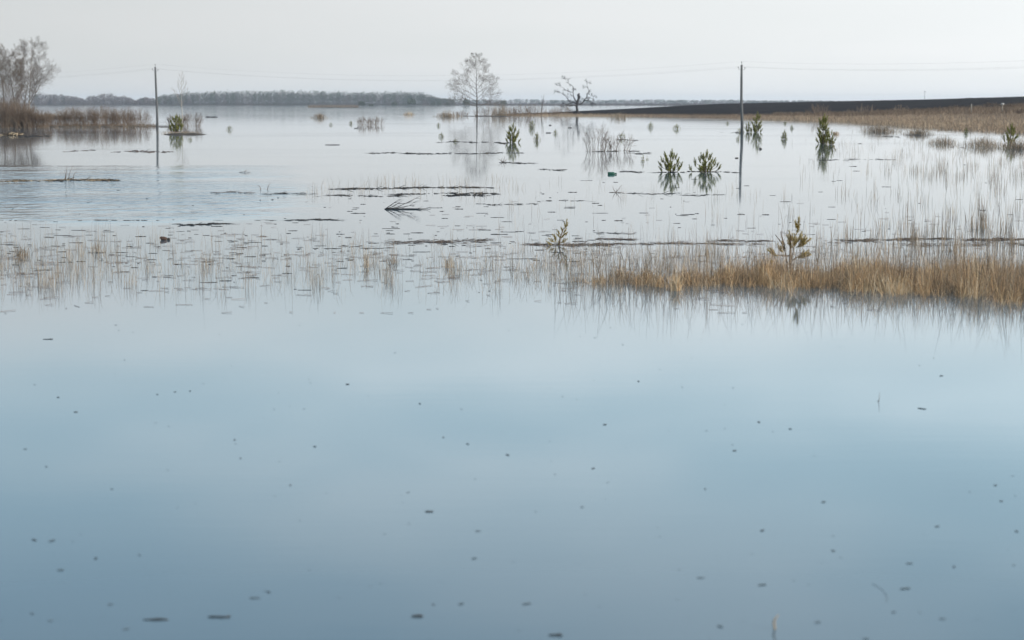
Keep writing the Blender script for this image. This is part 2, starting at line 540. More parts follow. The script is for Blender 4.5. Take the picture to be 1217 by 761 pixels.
blades('drift_reeds', p, rng.uniform(.15, .5, len(p)), .007, lean=.25, bend=.3, tint=.55, mt='reed',
       label='pale stalks poking up through the long drift lines', cat='reeds')
q = clumps(60, 3, 600, 1000, 215, 275, 5, 1.0)
p = px_points(q)
blades('thin_reeds', p, rng.uniform(.15, .5, len(p)), .006, lean=.08, bend=.1, tint=.4, mt='reed',
       label='few lone thin stalks in open water behind the grass bank', cat='reeds')

n = 3600
x = rng.uniform(-20, 860, n); y = np.clip(rng.normal(316, 17, n), 272, 352)
pt = np.array([MN.noise(Vector((a_ * .018, b_ * .07, 2))) for a_, b_ in zip(x, y)])
kp = rng.random(n) < np.clip(.45 + pt * 1.6 + .35 * (x < 150) + .3 * (x > 560), .05, 1)
p = px_points(np.stack([x[kp], y[kp]], 1))
blades('fine_stems', p, rng.uniform(.05, .34, len(p)), .004, lean=.35, bend=.6, tint=.42, mt='reed', kink=.35,
       label='fine broken stems filling the shallow water between the reeds', cat='reeds')
n = 2600
x = rng.uniform(-20, 1240, n); y = np.clip(rng.normal(305, 26, n), 240, 372)
pt = np.array([MN.noise(Vector((a_ * .015, b_ * .12, 7))) for a_, b_ in zip(x, y)])
kp = rng.random(n) < np.clip(.4 + pt * 1.8, .03, 1)
p = px_points(np.stack([x[kp], y[kp]], 1), .004)
m_ = len(p)
L_ = rng.uniform(.05, .32, m_); A_ = rng.normal(0, .5, m_)
e = np.stack([np.cos(A_) * L_, np.sin(A_) * L_, rng.uniform(0, .012, m_)], 1); w_ = np.stack([-np.sin(A_), np.cos(A_), np.zeros(m_)], 1) * .004
up_ = np.array([0, 0, .005])
V = np.stack([p - w_, p + w_, p + e + w_, p + e - w_, p + up_, p + e + up_], 1).reshape(-1, 3)
i_ = np.arange(m_)[:, None] * 6
F4 = np.concatenate([i_ + np.array([[0, 3, 5, 4]]), i_ + np.array([[1, 4, 5, 2]])])
o = link('floating_straw', mesh_np('floating_straw', V, None, F4, np.repeat(np.clip(rng.normal(.4, .25, m_), 0, 1), 6)), MAT['mat_litter'])
tag(o, 'loose straw lying flat on the water among the reeds', 'straw', kind='stuff')

# tan grass bank in the right foreground
def band_lo(x): return np.interp(x, [690, 780, 850, 900, 1000, 1100, 1217, 1300], [340, 343, 341, 343, 348, 353, 364, 370])
def band_hi(x): return np.interp(x, [780, 850, 900, 1000, 1100, 1217, 1300], [336, 330, 326, 325, 324, 320, 318])
n = 60000
x = 690 + (1290 - 690) * rng.random(n) ** .8
cl = np.sin(x * .11) * .5 + np.sin(x * .047 + 1) * .5 + rng.normal(0, .5, n)
y = band_hi(x) + (band_lo(x) - band_hi(x)) * np.clip(rng.beta(1.5, 1.6, n) + cl * .05 + .10 * np.sin(x * .21) * np.sin(x * .067 + 1) + .12 * np.maximum(rng.normal(0, 1, n), 0) ** 2 * .6 - .04, -.1, 1.5)
pat = np.array([MN.noise(Vector((a_ * .022, b_ * .11, 0))) + .5 * MN.noise(Vector((a_ * .07, b_ * .3, 5))) for a_, b_ in zip(x, y)])
dens = np.interp(x, [690, 780, 830, 880, 930], [.07, .20, .45, .85, 1]) * np.clip(1.0 + pat * .9, .25, 1)
keep = rng.random(n) < dens * np.clip(.75 + .25 * np.sin(x * .09 + y * .23) + .2 * np.sin(x * .031), .2, 1)
x, y, pat = x[keep], y[keep], pat[keep]
p = px_points(np.stack([x, y], 1), -.01)
hh = rng.gamma(6, .052, len(p)) * (1 + .35 * pat) * (1 + .22 * np.sin(x * .05) + .15 * np.sin(x * .13 + 2)) * np.interp(x, [700, 860, 1217], [.6, .9, 1.12])
blades('dry_grass', p, np.clip(hh, .08, .75), .0055, lean=.85, bend=1.1, tint=.47 + pat * .55, tintspread=.20, mt='dry_grass', kink=.38,
       label='thick bank of matted tan grass standing in the water at the right', cat='grass')
n = 3600
x = 650 + 640 * rng.random(n) ** .62; y = band_hi(x) + (band_lo(x) - band_hi(x)) * rng.random(n) - 4
p = px_points(np.stack([x, y], 1))
blades('tall_stalks', p, rng.uniform(.35, 1.15, n) * np.where(rng.random(n) < .7, .75, 1.0), .006, lean=.14, bend=.25, tint=.35, mt='reed', kink=.12,
       label='tall thin brown stalks rising out of the tan grass bank', cat='reeds')

# separate tussocks left of the bank
def tussock(xp, yp, wpx, hpx, n, label, mt='dry_grass', tint=.6, lean=.35, group='dry grass tussocks standing in the water', width=None, name='grass_tussock'):
    c = at(xp, yp); sc_ = c.y / FPX
    r = wpx * sc_ / 2
    P_ = np.stack([rng.normal(0, r * .55, n), rng.normal(0, max(r * .35, .1), n), np.zeros(n)], 1)
    H = hpx * sc_ * rng.uniform(.35, 1.1, n) * np.clip(1.15 - .5 * (P_[:, 0] / r) ** 2, .3, 1.1)
    o = blades(name, P_, H, width or max(.006, .45 * sc_), lean=lean, bend=.5, tint=tint, mt=mt, kind=None, kink=.1)
    o.location = c
    o['kind'] = 'stuff'
    return tag(o, label, 'grass', group)
tussock(803, 345, 12, 20, 240, 'small orange tan tussock at the left tip of the grass bank', tint=.72)
tussock(738, 332, 34, 17, 230, 'tan tussock between the bare sedge and the orange tussock')
tussock(712, 336, 22, 12, 110, 'low tan tussock farthest left in the row before the bank')
tussock(768, 335, 32, 18, 230, 'wide tan tussock second from the left tip of the bank')
tussock(783, 341, 18, 14, 120, 'short tan tussock just left of the orange one', tint=.5)
tussock(690, 335, 26, 10, 60, 'faint low tuft of straw below the leaning pine sapling', tint=.5)
tussock(436, 318, 12, 24, 45, 'narrow straw tuft alone in the water left of centre', mt='reed', tint=.6, lean=.15)
tussock(533, 318, 16, 20, 55, 'thin straw tuft in the water near the middle', mt='reed', tint=.6, lean=.15)
tussock(466, 313, 18, 12, 50, 'low brown tuft right of the narrow straw tuft', mt='reed', tint=.3)
tussock(25, 304, 24, 14, 80, 'dark scrubby tuft in the reeds at the left edge', mt='reed', tint=.15)
tussock(115, 300, 14, 20, 45, 'upright straw tuft in the left reeds', mt='reed', tint=.5, lean=.2)
tussock(532, 139, 26, 8, 300, 'rounded tan tussock left of the tall lone tree', width=.06, mt='reed', tint=.5)
tussock(595, 138, 26, 16, 300, 'tall tan tussock just right of the tall lone tree', width=.05, lean=.15, tint=.5, mt='reed')
tussock(735, 141, 26, 8, 160, 'pale tan tussock at the foot of the ploughed slope tip', width=.05, lean=.2, tint=.45, mt='reed')
tussock(380, 140.5, 16, 7, 160, 'small grey brown tuft in open water before the far forest', width=.06, mt='reed', tint=.4)
tussock(486, 137, 12, 5, 90, 'tiny tan tuft left of the rounded tan tussock', width=.08)
tussock(1045, 157, 40, 10, 500, 'wide dull brown clump at the meadow edge', width=.03, mt='reed', tint=.35)
tussock(1092, 160, 30, 9, 350, 'dull brown clump in the shallows right of the wide one', width=.03, mt='reed', tint=.4)
tussock(1120, 171, 34, 10, 260, 'tan clump in the shallows below the small round pine', width=.022, tint=.45, mt='reed', lean=.3)
tussock(1168, 174, 46, 13, 420, 'tan clump left of the pine at the right edge', width=.022, tint=.5, mt='reed', lean=.3)
tussock(1209, 177, 34, 13, 380, 'tan clump at the foot of the pine by the right edge', width=.022, tint=.45, mt='reed', lean=.3)
tussock(993, 160, 8, 5, 80, 'tiny tan tuft right of the paired pines', width=.03, tint=.5)

# meadow grass: denser near the water
def meadow_points(n):
    out = []; tt = []
    x = 600 + (1330 - 600) * rng.random(n) ** .7
    for xi in x:
        W = wl_dist(xi); F = field_start(xi) + 6
        s = rng.random() ** 1.4
        Y = W - 10 + (F - W + 10) * s
        p = bank_xyz(xi, Y)
        out.append((p[0], p[1], max(p[2], -.05))); tt.append(s)
    return np.array(out), np.array(tt)
fs_tab = [(xx, field_start(xx)) for xx in range(590, 1400, 15)]
_fs = field_start
field_start = lambda x: float(np.interp(x, [r[0] for r in fs_tab], [r[1] for r in fs_tab]))
p, s = meadow_points(42000)
blades('meadow_grass', p, rng.uniform(.2, .75, len(p)), .035, lean=.3, bend=.5, tint=.62 - .25 * s + .15 * np.sin(p[:, 0] * .11), mt='meadow_grass',
       label='dry tan grass covering the low meadow on the right', cat='grass')
# darker weeds along the foot of the ploughed field
pp = []
for _ in range(520):
    xi = 1260 - 340 * rng.random() ** 1.3
    F = field_start(xi)
    Yc = F + rng.uniform(-.30, .10) * (F - wl_dist(xi)) * np.clip((xi - 900) / 250, .1, 1)
    k = int(rng.uniform(20, 60))
    for _2 in range(k):
        p_ = bank_xyz(xi + rng.normal(0, 3), Yc + rng.normal(0, 4))
        pp.append(p_)
pp = np.array(pp)
blades('field_edge_weeds', pp, rng.uniform(.3, 1.1, len(pp)), .05, lean=.35, bend=.4, tint=.10, mt='meadow_grass',
       label='dark brown weeds along the foot of the ploughed field', cat='weeds')

# ---------------------------------------------------------------- bare trees and shrubs
def grow(g, p, d, length, r, level, prm, tint=.5):
    """one branch and its side branches, added to Geo g"""
    n = prm['seg'][level]
    pts = [p]; rads = [r]
    sl = length / n
    for i in range(n):
        d = (d + Vector(rng.normal(0, prm['wob'][level], 3)) + Vector((0, 0, prm['up'][level]))).normalized()
        p = p + d * sl
        pts.append(p)
        rads.append(max(prm['rmin'], r * (1 - .85 * (i + 1) / n)))
        if level < prm['levels'] - 1 and (i + 1) / n > prm['bare'][level] and i < n - 1:
            for _ in range(prm['kids'][level]):
                if rng.random() < .92:
                    ang = rng.uniform(*prm['ang'][level])
                    side = d.orthogonal().normalized()
                    side.rotate(Matrix.Rotation(rng.uniform(0, 2 * math.pi), 3, d))
                    nd = (d * math.cos(ang) + side * math.sin(ang)).normalized()
                    rem = (1 - .6 * (i + 1) / n)
                    grow(g, p, nd, length * prm['len'][level] * rem * rng.uniform(.7, 1.2), max(prm['rmin'], rads[-1] * .65), level + 1, prm, tint)
    g.tube(pts, rads, 5 if level == 0 else 3, cap=False, tint=np.full(0, 0) if False else tint)

def bare_tree(name, base, trunk, limbs, prm, m_, label, cat='tree', group=None, twig_tint=.45, trunk_tint=.6):
    """trunk: list of (point offset, radius); limbs: list of (height index 0..1 on trunk, direction, length, radius)"""
    o = empty(name, base)
    g = Geo()
    P_ = [Vector(q_[0]) for q_ in trunk]; R_ = [q_[1] for q_ in trunk]
    g.tube(P_, R_, 7, cap=True, tint=trunk_tint)
    link('trunk', g.mesh('trunk', True), MAT[m_], o)
    for (s, d, ln, r) in limbs:
        f = s * (len(P_) - 1); i = min(int(f), len(P_) - 2)
        st = P_[i].lerp(P_[i + 1], f - i)
        g = Geo()
        grow(g, st, Vector(d).normalized(), ln, r, 0, prm, twig_tint)
        link('limb', g.mesh('limb'), MAT[m_], o)
    return tag(o, label, cat, group)

def curve_trunk(H, r0, lean=(0, 0), n=9, wob=.12, rt=.03):
    out = []; wx = wy = 0
    for i in range(n + 1):
        s = i / n
        out.append(((lean[0] * s + wx, lean[1] * s + wy, H * s - .2 * (i == 0)), r0 * (1 - s) ** 1.15 + rt))
        wx += rng.normal(0, wob) * .6; wy += rng.normal(0, wob) * .6
    return out

# tall lone tree (rounded, fine twigs)
base = at(566.5, 138.6); base.y += 6; base.z = .1
sc_ = base.y / FPX
H = 77 * sc_
prm = dict(levels=4, seg=(9, 6, 5, 3), wob=(.09, .11, .12, .14), up=(.012, .015, .01, 0), rmin=.012, bare=(.15, .2, .2, 0), kids=(1, 2, 1, 0),
           ang=((.4, .8), (.4, .9), (.4, 1.0)), len=(.75, .75, .75))
tr = curve_trunk(H * .90, .20, (-.7, 0), 10, .22, .012)
lim = []
for s, side, ln, elev in [(.13, 1, .20, .5), (.16, -1, .24, .35), (.19, 1, .33, .22), (.20, -1, .34, .25), (.24, 1, .30, .55), (.25, -1, .36, .42), (.30, 1, .30, .75), (.32, -1, .38, .35), (.36, -1, .30, .8), (.38, 1, .30, .4), (.42, 1, .26, .95), (.46, -1, .36, .5),
                          (.50, 1, .20, 1.0), (.54, -1, .30, .7), (.58, 1, .24, 1.0), (.62, -1, .24, .9), (.66, 1, .22, 1.1), (.7, -1, .2, 1.0), (.74, 1, .2, 1.2), (.8, -1, .16, 1.1), (.86, 1, .14, 1.2), (.92, -1, .1, 1.2)]:
    dy = rng.uniform(-.7, .7)
    lim.append((s, (side * math.cos(elev), dy, math.sin(elev)), ln * H * (1.2 + .1 * s), .075 * (1.1 - s)))
bare_tree('bare_tree', base, tr, lim, prm, 'bark', 'tall lone leafless tree with a rounded airy crown at the waterline', twig_tint=.6, trunk_tint=.15)

# dead gnarled tree on the ploughed bank
def dead_tree():
    Y = 575.0
    base = at_y(686, 135.3, Y)
    sc2 = Y / FPX
    o = empty('dead_tree', base)
    def PX(pts, r, sides=6):
        g = Geo(); V = [Vector(((a - 0) * sc2, dy * sc2, b_ * sc2)) for a, b_, dy in pts]
        g.tube(V, [q_ * sc2 for q_ in r], sides, tint=.4)
        return g, V
    g, V = PX([(0, -1, 0), (0, 4, 0), (-.7, 8, 0), (0, 12, 0), (.8, 16, 0), (1.8, 19, 0)], [2.0, 1.6, 1.3, 1.25, 1.3, 1.1], 8)
    link('trunk', g.mesh('trunk', True), MAT['dead_bark'], o)
    arms = [
        ([(0, 11, 0), (-4, 13.5, 1), (-8, 13, 2), (-11, 17, 3), (-14, 21, 2), (-20, 25, 1)], [.9, .75, .6, .45, .3, .15]),
        ([(0, 12, 0), (-2.5, 16, -1), (-4.5, 20, -2), (-5, 25, -2), (-9, 25.5, -2), (-14, 28, -1), (-20, 33, 0)], [.8, .65, .5, .42, .35, .25, .12]),
        ([(-5, 25, -2), (-4, 29, -2), (-6, 33, -1), (-10, 35, 0), (-14, 40, 0)], [.35, .3, .25, .18, .1]),
        ([(0, 9, 0), (-4, 10, -2), (-9, 9, -3), (-13, 11, -2), (-16, 9, -2)], [.9, .7, .55, .4, .2]),
        ([(-7, 12, -1), (-11, 11.5, 0), (-13, 8, 1), (-9, 5, 1)], [.6, .4, .3, .15]),
        ([(0, 12, 0), (4, 11, 1), (7, 13.5, 2), (9, 16, 2), (12, 15.5, 1), (15, 15, 0), (15.5, 12, 0)], [.9, .75, .8, .7, .55, .3, .12]),
        ([(7, 13.5, 2), (9, 17, 1), (11.5, 19.5, 0), (11.5, 23, 0), (14, 26.5, 0), (12.5, 30, 0), (11, 36, 0)], [.6, .5, .6, .4, .45, .25, .1]),
        ([(11.5, 19.5, 0), (15, 19, 1), (18, 17, 1), (19, 20, 1)], [.35, .25, .18, .1]),
    ]
    pr = dict(levels=2, seg=(5, 4), wob=(.35, .3), up=(.02, .05), rmin=.035, bare=(.1, 0), kids=(2, 0), ang=((.4, 1.2),), len=(.6,))
    for pts, r in arms:
        g, V = PX(pts, r)
        for i in range(1, len(V)):
            for _ in range(1 if i < len(V) - 1 else 2):
                d = (V[i] - V[i - 1]).normalized() + Vector(rng.normal(0, .7, 3)) + Vector((-.2 if pts[-1][0] < 0 else .2, 0, .35))
                grow(g, V[i], d.normalized(), rng.uniform(4, 10) * sc2, .06, 0, pr, .3)
        link('limb', g.mesh('limb', False), MAT['dead_bark'], o)
    g, V = PX([(1.5, 18, 0), (2.2, 20, 0), (1.2, 22, 0), (2.5, 24, 0)], [1.5, 1.9, 1.6, .6], 7)
    link('burl', g.mesh('burl'), MAT['dead_bark'], o)
    tag(o, 'low gnarled dead tree with crooked dark limbs on the bank', 'tree')
dead_tree()

# snag left of it
g = Geo(); Yb = 560.0; bs = at_y(643, 136, Yb); k = Yb / FPX
g.tube([(0, 0, -.2), (.1, 0, 6 * k), (.5, 0, 14 * k), (.8, 0, 23 * k)], [.16, .12, .09, .03], 6, tint=.3)
for q_ in range(14):
    z0 = rng.uniform(4, 20) * k
    g.tube([(.3, 0, z0), (.3 + rng.normal(0, .6), rng.normal(0, .5), z0 + rng.uniform(.3, 1.0))], [.035, .015], 3, tint=.3)
tag(link('dead_snag', g.mesh('dead_snag'), MAT['bark'], loc=bs), 'thin dead snag left of the gnarled tree', 'tree')

# left edge trees
def left_tree(xp, top, base_y, spread, label, m_, lean=0, n_l=15, seedr=.13, extra=(), tint=.5):
    base = at(xp, base_y); base.z = .08
    k = base.y / FPX; H = (base_y - top) * k
    prm = dict(levels=4, seg=(8, 6, 4, 3), wob=(.06, .08, .10, .12), up=(.06, .04, .03, 0), rmin=.006, bare=(.2, .15, .15, 0), kids=(1, 2, 1, 0),
               ang=((.4, .9), (.4, .9), (.4, 1.0)), len=(.75, .7, .75))
    tr = curve_trunk(H * .95, seedr, (lean * k, 0), 9, .16, .008)
    lim = []
    n_l = int(n_l * 1.5)
    for i in range(n_l):
        s = .22 + .72 * i / n_l
        a = rng.uniform(-1, 1)
        side = 1 if i % 2 else -1
        el = rng.uniform(.75, 1.15)
        lim.append((s, (side * math.cos(el), a * .5, math.sin(el)), spread * k * rng.uniform(.75, 1.15) * (1.15 - .6 * s), .038 * (1.15 - s)))
    for e in extra: lim.append(e)
    return bare_tree('bare_tree', base, tr, lim, prm, m_, label, group='leafless trees over the thicket at the left edge', twig_tint=.75 if m_ == 'bark' else .3, trunk_tint=tint)
left_tree(36, 50, 150, 36, 'tallest leafless tree with an upright pale trunk at the left', 'birch_bark', lean=2, n_l=15, tint=.55,
          extra=[(.25, (.55, .1, .85), 6.0, .07), (.3, (.5, -.3, .8), 5, .06)])
left_tree(17, 58, 151, 32, 'slim leafless tree second from the left edge', 'bark', lean=-2, n_l=16, tint=.6)
left_tree(7, 66, 150, 34, 'leafless tree leaning left at the left edge', 'bark', lean=-10, n_l=14, tint=.6)
left_tree(26, 66, 149, 28, 'thin leafless tree between the slim and the tallest ones', 'bark', lean=6, n_l=12, seedr=.10, tint=.5)
left_tree(-14, 62, 150, 34, 'leafless tree cut by the left edge of the view', 'bark', lean=3, n_l=14, tint=.5)
# sapling by the left pole
base = at(217, 151); k = base.y / FPX
prm = dict(levels=3, seg=(6, 4, 3), wob=(.06, .1, .15), up=(.10, .06, 0), rmin=.009, bare=(.3, .2, 0), kids=(1, 1, 0), ang=((.3, .6), (.3, .7)), len=(.45, .5))
lim = [(.35 + .6 * i / 12, ((1 if i % 2 else -1) * .5, rng.uniform(-.4, .4), .9), 2.4 * (1.15 - i / 13), .025) for i in range(12)]
bare_tree('birch_sapling', base, curve_trunk(66 * k, .055, (0, 0), 8, .05, .008), lim, prm, 'birch_bark', 'slender pale leafless sapling rising behind the small pine islet', twig_tint=.6, trunk_tint=.9)

def shrub(xp, yp, wpx, hpx, n, label, group=None, tint=.5, fan=.35, m_='twig', r=.006, kids=2, name='bare_shrub', z=0.0, base=None, lvl=2, wob=.1, up=.06, seg=(5, 3, 2)):
    c = base if base is not None else at(xp, yp)
    k = c.y / FPX; g = Geo()
    prm = dict(levels=lvl, seg=seg, wob=(wob, wob * 1.4, .15), up=(up, .05, 0), rmin=r, bare=(.25, .2, 0), kids=(kids, 1, 0), ang=((.25, .8), (.3, .9)), len=(.55, .6))
    for _ in range(n):
        ox = rng.uniform(-.62, .62) * wpx * k; oy = rng.normal(0, .12) * wpx * k
        d = Vector((rng.normal(0, fan) + ox / (wpx * k) * .5, rng.normal(0, fan), 1)).normalized()
        hh_ = hpx * k * rng.uniform(.35, 1.0) ** .8 * (1 - .5 * (abs(ox) / (wpx * k)) ** 2 * 2)
        grow(g, Vector((ox, oy, -.05)), d, hh_, r * 2.2, 0, prm, float(np.clip(tint + rng.normal(0, .2), 0, 1)))
    o = link(name, g.mesh(name), MAT[m_], loc=(c.x, c.y, z))
    return tag(o, label, 'shrub', group)
G1 = 'bare shrubs in the thicket on the left bank'
lefts = [(4, 152, 30, 34, 'tall brown thicket shrub at the very left edge'), (22, 152, 28, 30, 'dense brown shrub under the slim leafless tree'),
         (42, 152, 26, 24, 'low dense shrub at the foot of the tallest leafless tree'), (56, 150.5, 20, 16, 'lowest shrub in the gap right of the leafless trees'),
         (72, 150.5, 22, 22, 'brown shrub first in the row beyond the gap'), (86, 150.5, 20, 24, 'brown shrub second in the row beyond the gap'),
         (99, 150.5, 20, 25, 'brown shrub third in the row beyond the gap'), (112, 150.5, 20, 24, 'brown shrub in the middle of the thicket row'),
         (125, 150.3, 20, 25, 'brown shrub past the middle of the thicket row'), (138, 150.3, 18, 22, 'shrub second from the right end of the thicket'),
         (151, 150.2, 18, 23, 'shrub next to the last of the thicket row'), (164, 150, 20, 22, 'last shrub at the right end of the thicket'),
         (12, 145, 40, 34, 'shrub behind the dense thicket at the left edge'), (90, 147, 40, 20, 'shrub growing behind the thicket row'), (130, 147, 40, 19, 'shrub behind the right half of the thicket row')]
for i, (xp, yp, wp, hp, lb) in enumerate(lefts):
    shrub(xp, yp, wp, hp * 1.08, 230 if xp < 50 else 105, lb, G1, tint=.55 if xp < 60 else .62, fan=.20, r=.008 if xp < 50 else .0065, kids=2, m_='twig', wob=.07)
shrub(228, 150, 18, 20, 70, 'upright bare shrub right of the pale sapling', 'bare shrubs near the left pole', fan=.2, r=.008, tint=.5)
shrub(208, 148, 14, 14, 35, 'faint low shrub behind the dark islet pine', 'bare shrubs near the left pole', fan=.2, r=.012, tint=.5)
shrub(433, 148.5, 15, 12, 40, 'left half of the grey bare scrub in open water', 'grey scrub in open water', fan=.22, r=.009, tint=.5)
shrub(447, 148.3, 15, 11, 40, 'right half of the grey bare scrub in open water', 'grey scrub in open water', fan=.22, r=.009, tint=.5)
# scrub either side of the lone tree
for xp, yp, wp, hp, lb in [(577, 138.5, 18, 15, 'grey brown scrub just right of the lone tree trunk'), (607, 138, 16, 13, 'low scrub beyond the tall tan tussock'),
                            (621, 138, 16, 16, 'brown scrub in the gap before the thin snag'), (634, 138, 16, 17, 'brown scrub at the foot of the thin snag'),
                            (655, 137.5, 18, 12, 'brown scrub right of the thin snag'), (668, 137, 16, 14, 'scrub under the dead tree limbs'), (549, 138, 10, 8, 'small scrub left of the lone tree trunk')]:
    shrub(xp, yp, wp, hp, 45, lb, 'scrub along the bank by the lone tree', fan=.25, r=.017, kids=1, tint=.55)
# the two bare shrubs standing in the water at the centre
shrub(711, 180, 21, 36, 44, 'larger bare wispy shrub standing in the water at the centre', 'wispy shrubs in the water', fan=.13, r=.0045, kids=1, lvl=3, tint=.35, wob=.08, up=.02)
shrub(738, 180, 18, 27, 24, 'smaller bare wispy shrub standing in the water at the centre', 'wispy shrubs in the water', fan=.15, r=.0045, kids=1, lvl=3, tint=.35, wob=.08, up=.02)
shrub(724, 180, 14, 16, 8, 'few thin shoots between the two wispy shrubs', 'wispy shrubs in the water', fan=.25, r=.006, kids=2, lvl=2, tint=.35)
# meadow bushes
for xp, yp, wp, hp, lb in [(971, 141, 16, 18, 'spreading pale bare bush on the meadow behind the paired pines'), (1027, 140, 16, 15, 'bare bush on the meadow right of the pale spreading one'),
                            (1068, 139, 14, 12, 'low bare bush on the meadow below the far mast'), (1008, 140, 8, 8, 'tiny bare bush between two larger meadow bushes')]:
    Y = 8160 / (yp - HORIZON) ; Y = min(max(Y, wl_dist(xp) + 10), field_start(xp))
    px_ = bank_xyz(xp, Y)
    shrub(xp, yp, wp, hp, 40, lb, 'bare bushes on the meadow', fan=.4, r=.016, kids=1, tint=.8, base=Vector(px_), z=px_[2])

for i_, (xp, yp, wp, hp) in enumerate([(1060, 133, 22, 6), (1088, 132, 18, 5), (1112, 131, 20, 6), (1134, 129.5, 16, 6), (1172, 131, 22, 6), (1205, 128.5, 24, 7), (1176, 125.5, 16, 5), (1215, 135, 16, 6)]):
    lo_, hi_ = wl_dist(xp), interp(CR, xp, 1)
    for _ in range(30):
        md = (lo_ + hi_) / 2
        if y_of(xp, md, terrain(xp, md)) > yp: lo_ = md
        else: hi_ = md
    px_ = bank_xyz(xp, lo_)
    shrub(xp, yp, wp, hp, 90, ('low dark brush patch nearest the paired pines below the ploughed field', 'second low dark brush patch from the left at the field edge', 'third low dark brush patch from the left at the field edge',
          'small dark brush patch just left of the plain post', 'wide dark brush patch between the two posts', 'large dark brush patch right of the post with the plate',
          'upper dark brush patch just left of the post with the plate', 'dark brush patch cut by the right edge of the view')[i_], 'dark brush at the edge of the ploughed field', fan=.5, r=.018, kids=2, tint=.2, base=Vector(px_), z=px_[2], wob=.2, up=.0)

# ---------------------------------------------------------------- pines
def brush(seed):
    """unit pine shoot: curved stem rising to about z=1 with needles all round"""
    r_ = np.random.default_rng(seed)
    g = Geo()
    stems = [[(0, 0, 0), (.10, 0, .25), (.15, 0, .6), (.15, 0, 1.0)]]
    for _ in range(2):
        a = r_.uniform(-1, 1)
        z0 = r_.uniform(.2, .45)
        stems.append([(.12, 0, z0), (.12 + .12 * math.cos(a * 3), .12 * math.sin(a * 3), z0 + .12), (.12 + .2 * math.cos(a * 3), .2 * math.sin(a * 3), z0 + r_.uniform(.3, .45))])
    NV = []; NT = []
    for si, st in enumerate(stems):
        P_ = np.array(st)
        g.tube(P_, np.linspace(.02, .009, len(P_)), 4, tint=.4)
        m_ = 420 if si == 0 else 190
        s = r_.random(m_) * (len(P_) - 1) * .999
        if si == 0: s = np.where(s < .5, s + 1.2 * r_.random(m_), s)
        i = s.astype(int); f = (s - i)[:, None]
        base_ = P_[i] * (1 - f) + P_[i + 1] * f
        T = P_[i + 1] - P_[i]; T /= np.linalg.norm(T, axis=1)[:, None]
        rd = r_.normal(size=(m_, 3)); rd -= (rd * T).sum(1)[:, None] * T; rd /= np.linalg.norm(rd, axis=1)[:, None]
        ln = r_.uniform(.14, .21, m_)[:, None] * (1 if si == 0 else .85)
        an = r_.uniform(.45, 1.15, m_)[:, None]
        tip = base_ + ln * (T * np.cos(an) + rd * np.sin(an))
        wd = np.cross(T, rd) * .0075
        NV.append(np.stack([base_ - wd, base_ + wd, tip + wd * .5, tip - wd * .5], 1).reshape(-1, 3))
        NT.append(np.repeat(np.clip(r_.normal(.5, .25, m_), 0, 1), 4))
    wood_faces = sum(len(x_) for x_ in g.f3) + sum(len(x_) for x_ in g.f4)
    NV = np.vstack(NV); n_ = len(NV) // 4
    return g, NV, np.concatenate(NT)
BR = [brush(100 + i) for i in range(5)]
BRM = []
for i, (g, NV, NT) in enumerate(BR):
    wood = (np.vstack(g.v), np.vstack(g.f3), np.vstack(g.f4))
    V = np.vstack([wood[0], NV]); nb = len(wood[0])
    F4 = np.vstack([wood[2], (np.arange(len(NV)) + nb).reshape(-1, 4)])
    me = mesh_np('pine_branch', V, wood[1], F4, np.concatenate([np.full(nb, .4), NT]))
    me.materials.append(MAT['needles']); me.materials.append(MAT['pine_bark'])
    mi = np.zeros(len(me.polygons), dtype=np.int32)
    mi[:len(wood[1]) + len(wood[2])] = 1
    me.polygons.foreach_set('material_index', mi)
    me.update()
    BRM.append((me, V, wood[1], F4, np.concatenate([np.full(nb, .4), NT])))

THICK = []
for i in range(5):
    g_, NV_, NT_ = BR[i]
    q4 = NV_.reshape(-1, 4, 3).copy(); mid_b = (q4[:, 0] + q4[:, 1]) / 2; mid_t = (q4[:, 2] + q4[:, 3]) / 2
    for a_, m_ in ((0, mid_b), (1, mid_b), (2, mid_t), (3, mid_t)):
        q4[:, a_] = m_ + (q4[:, a_] - m_) * 2.3
    THICK.append((None, q4.reshape(-1, 3), None, np.arange(len(NV_)).reshape(-1, 4), NT_))

BRY = []
for me_, _a, _b, _c, _d in BRM:
    y_ = me_.copy(); y_.materials.clear(); y_.materials.append(MAT['yellow_needles']); y_.materials.append(MAT['pine_bark']); BRY.append(y_)

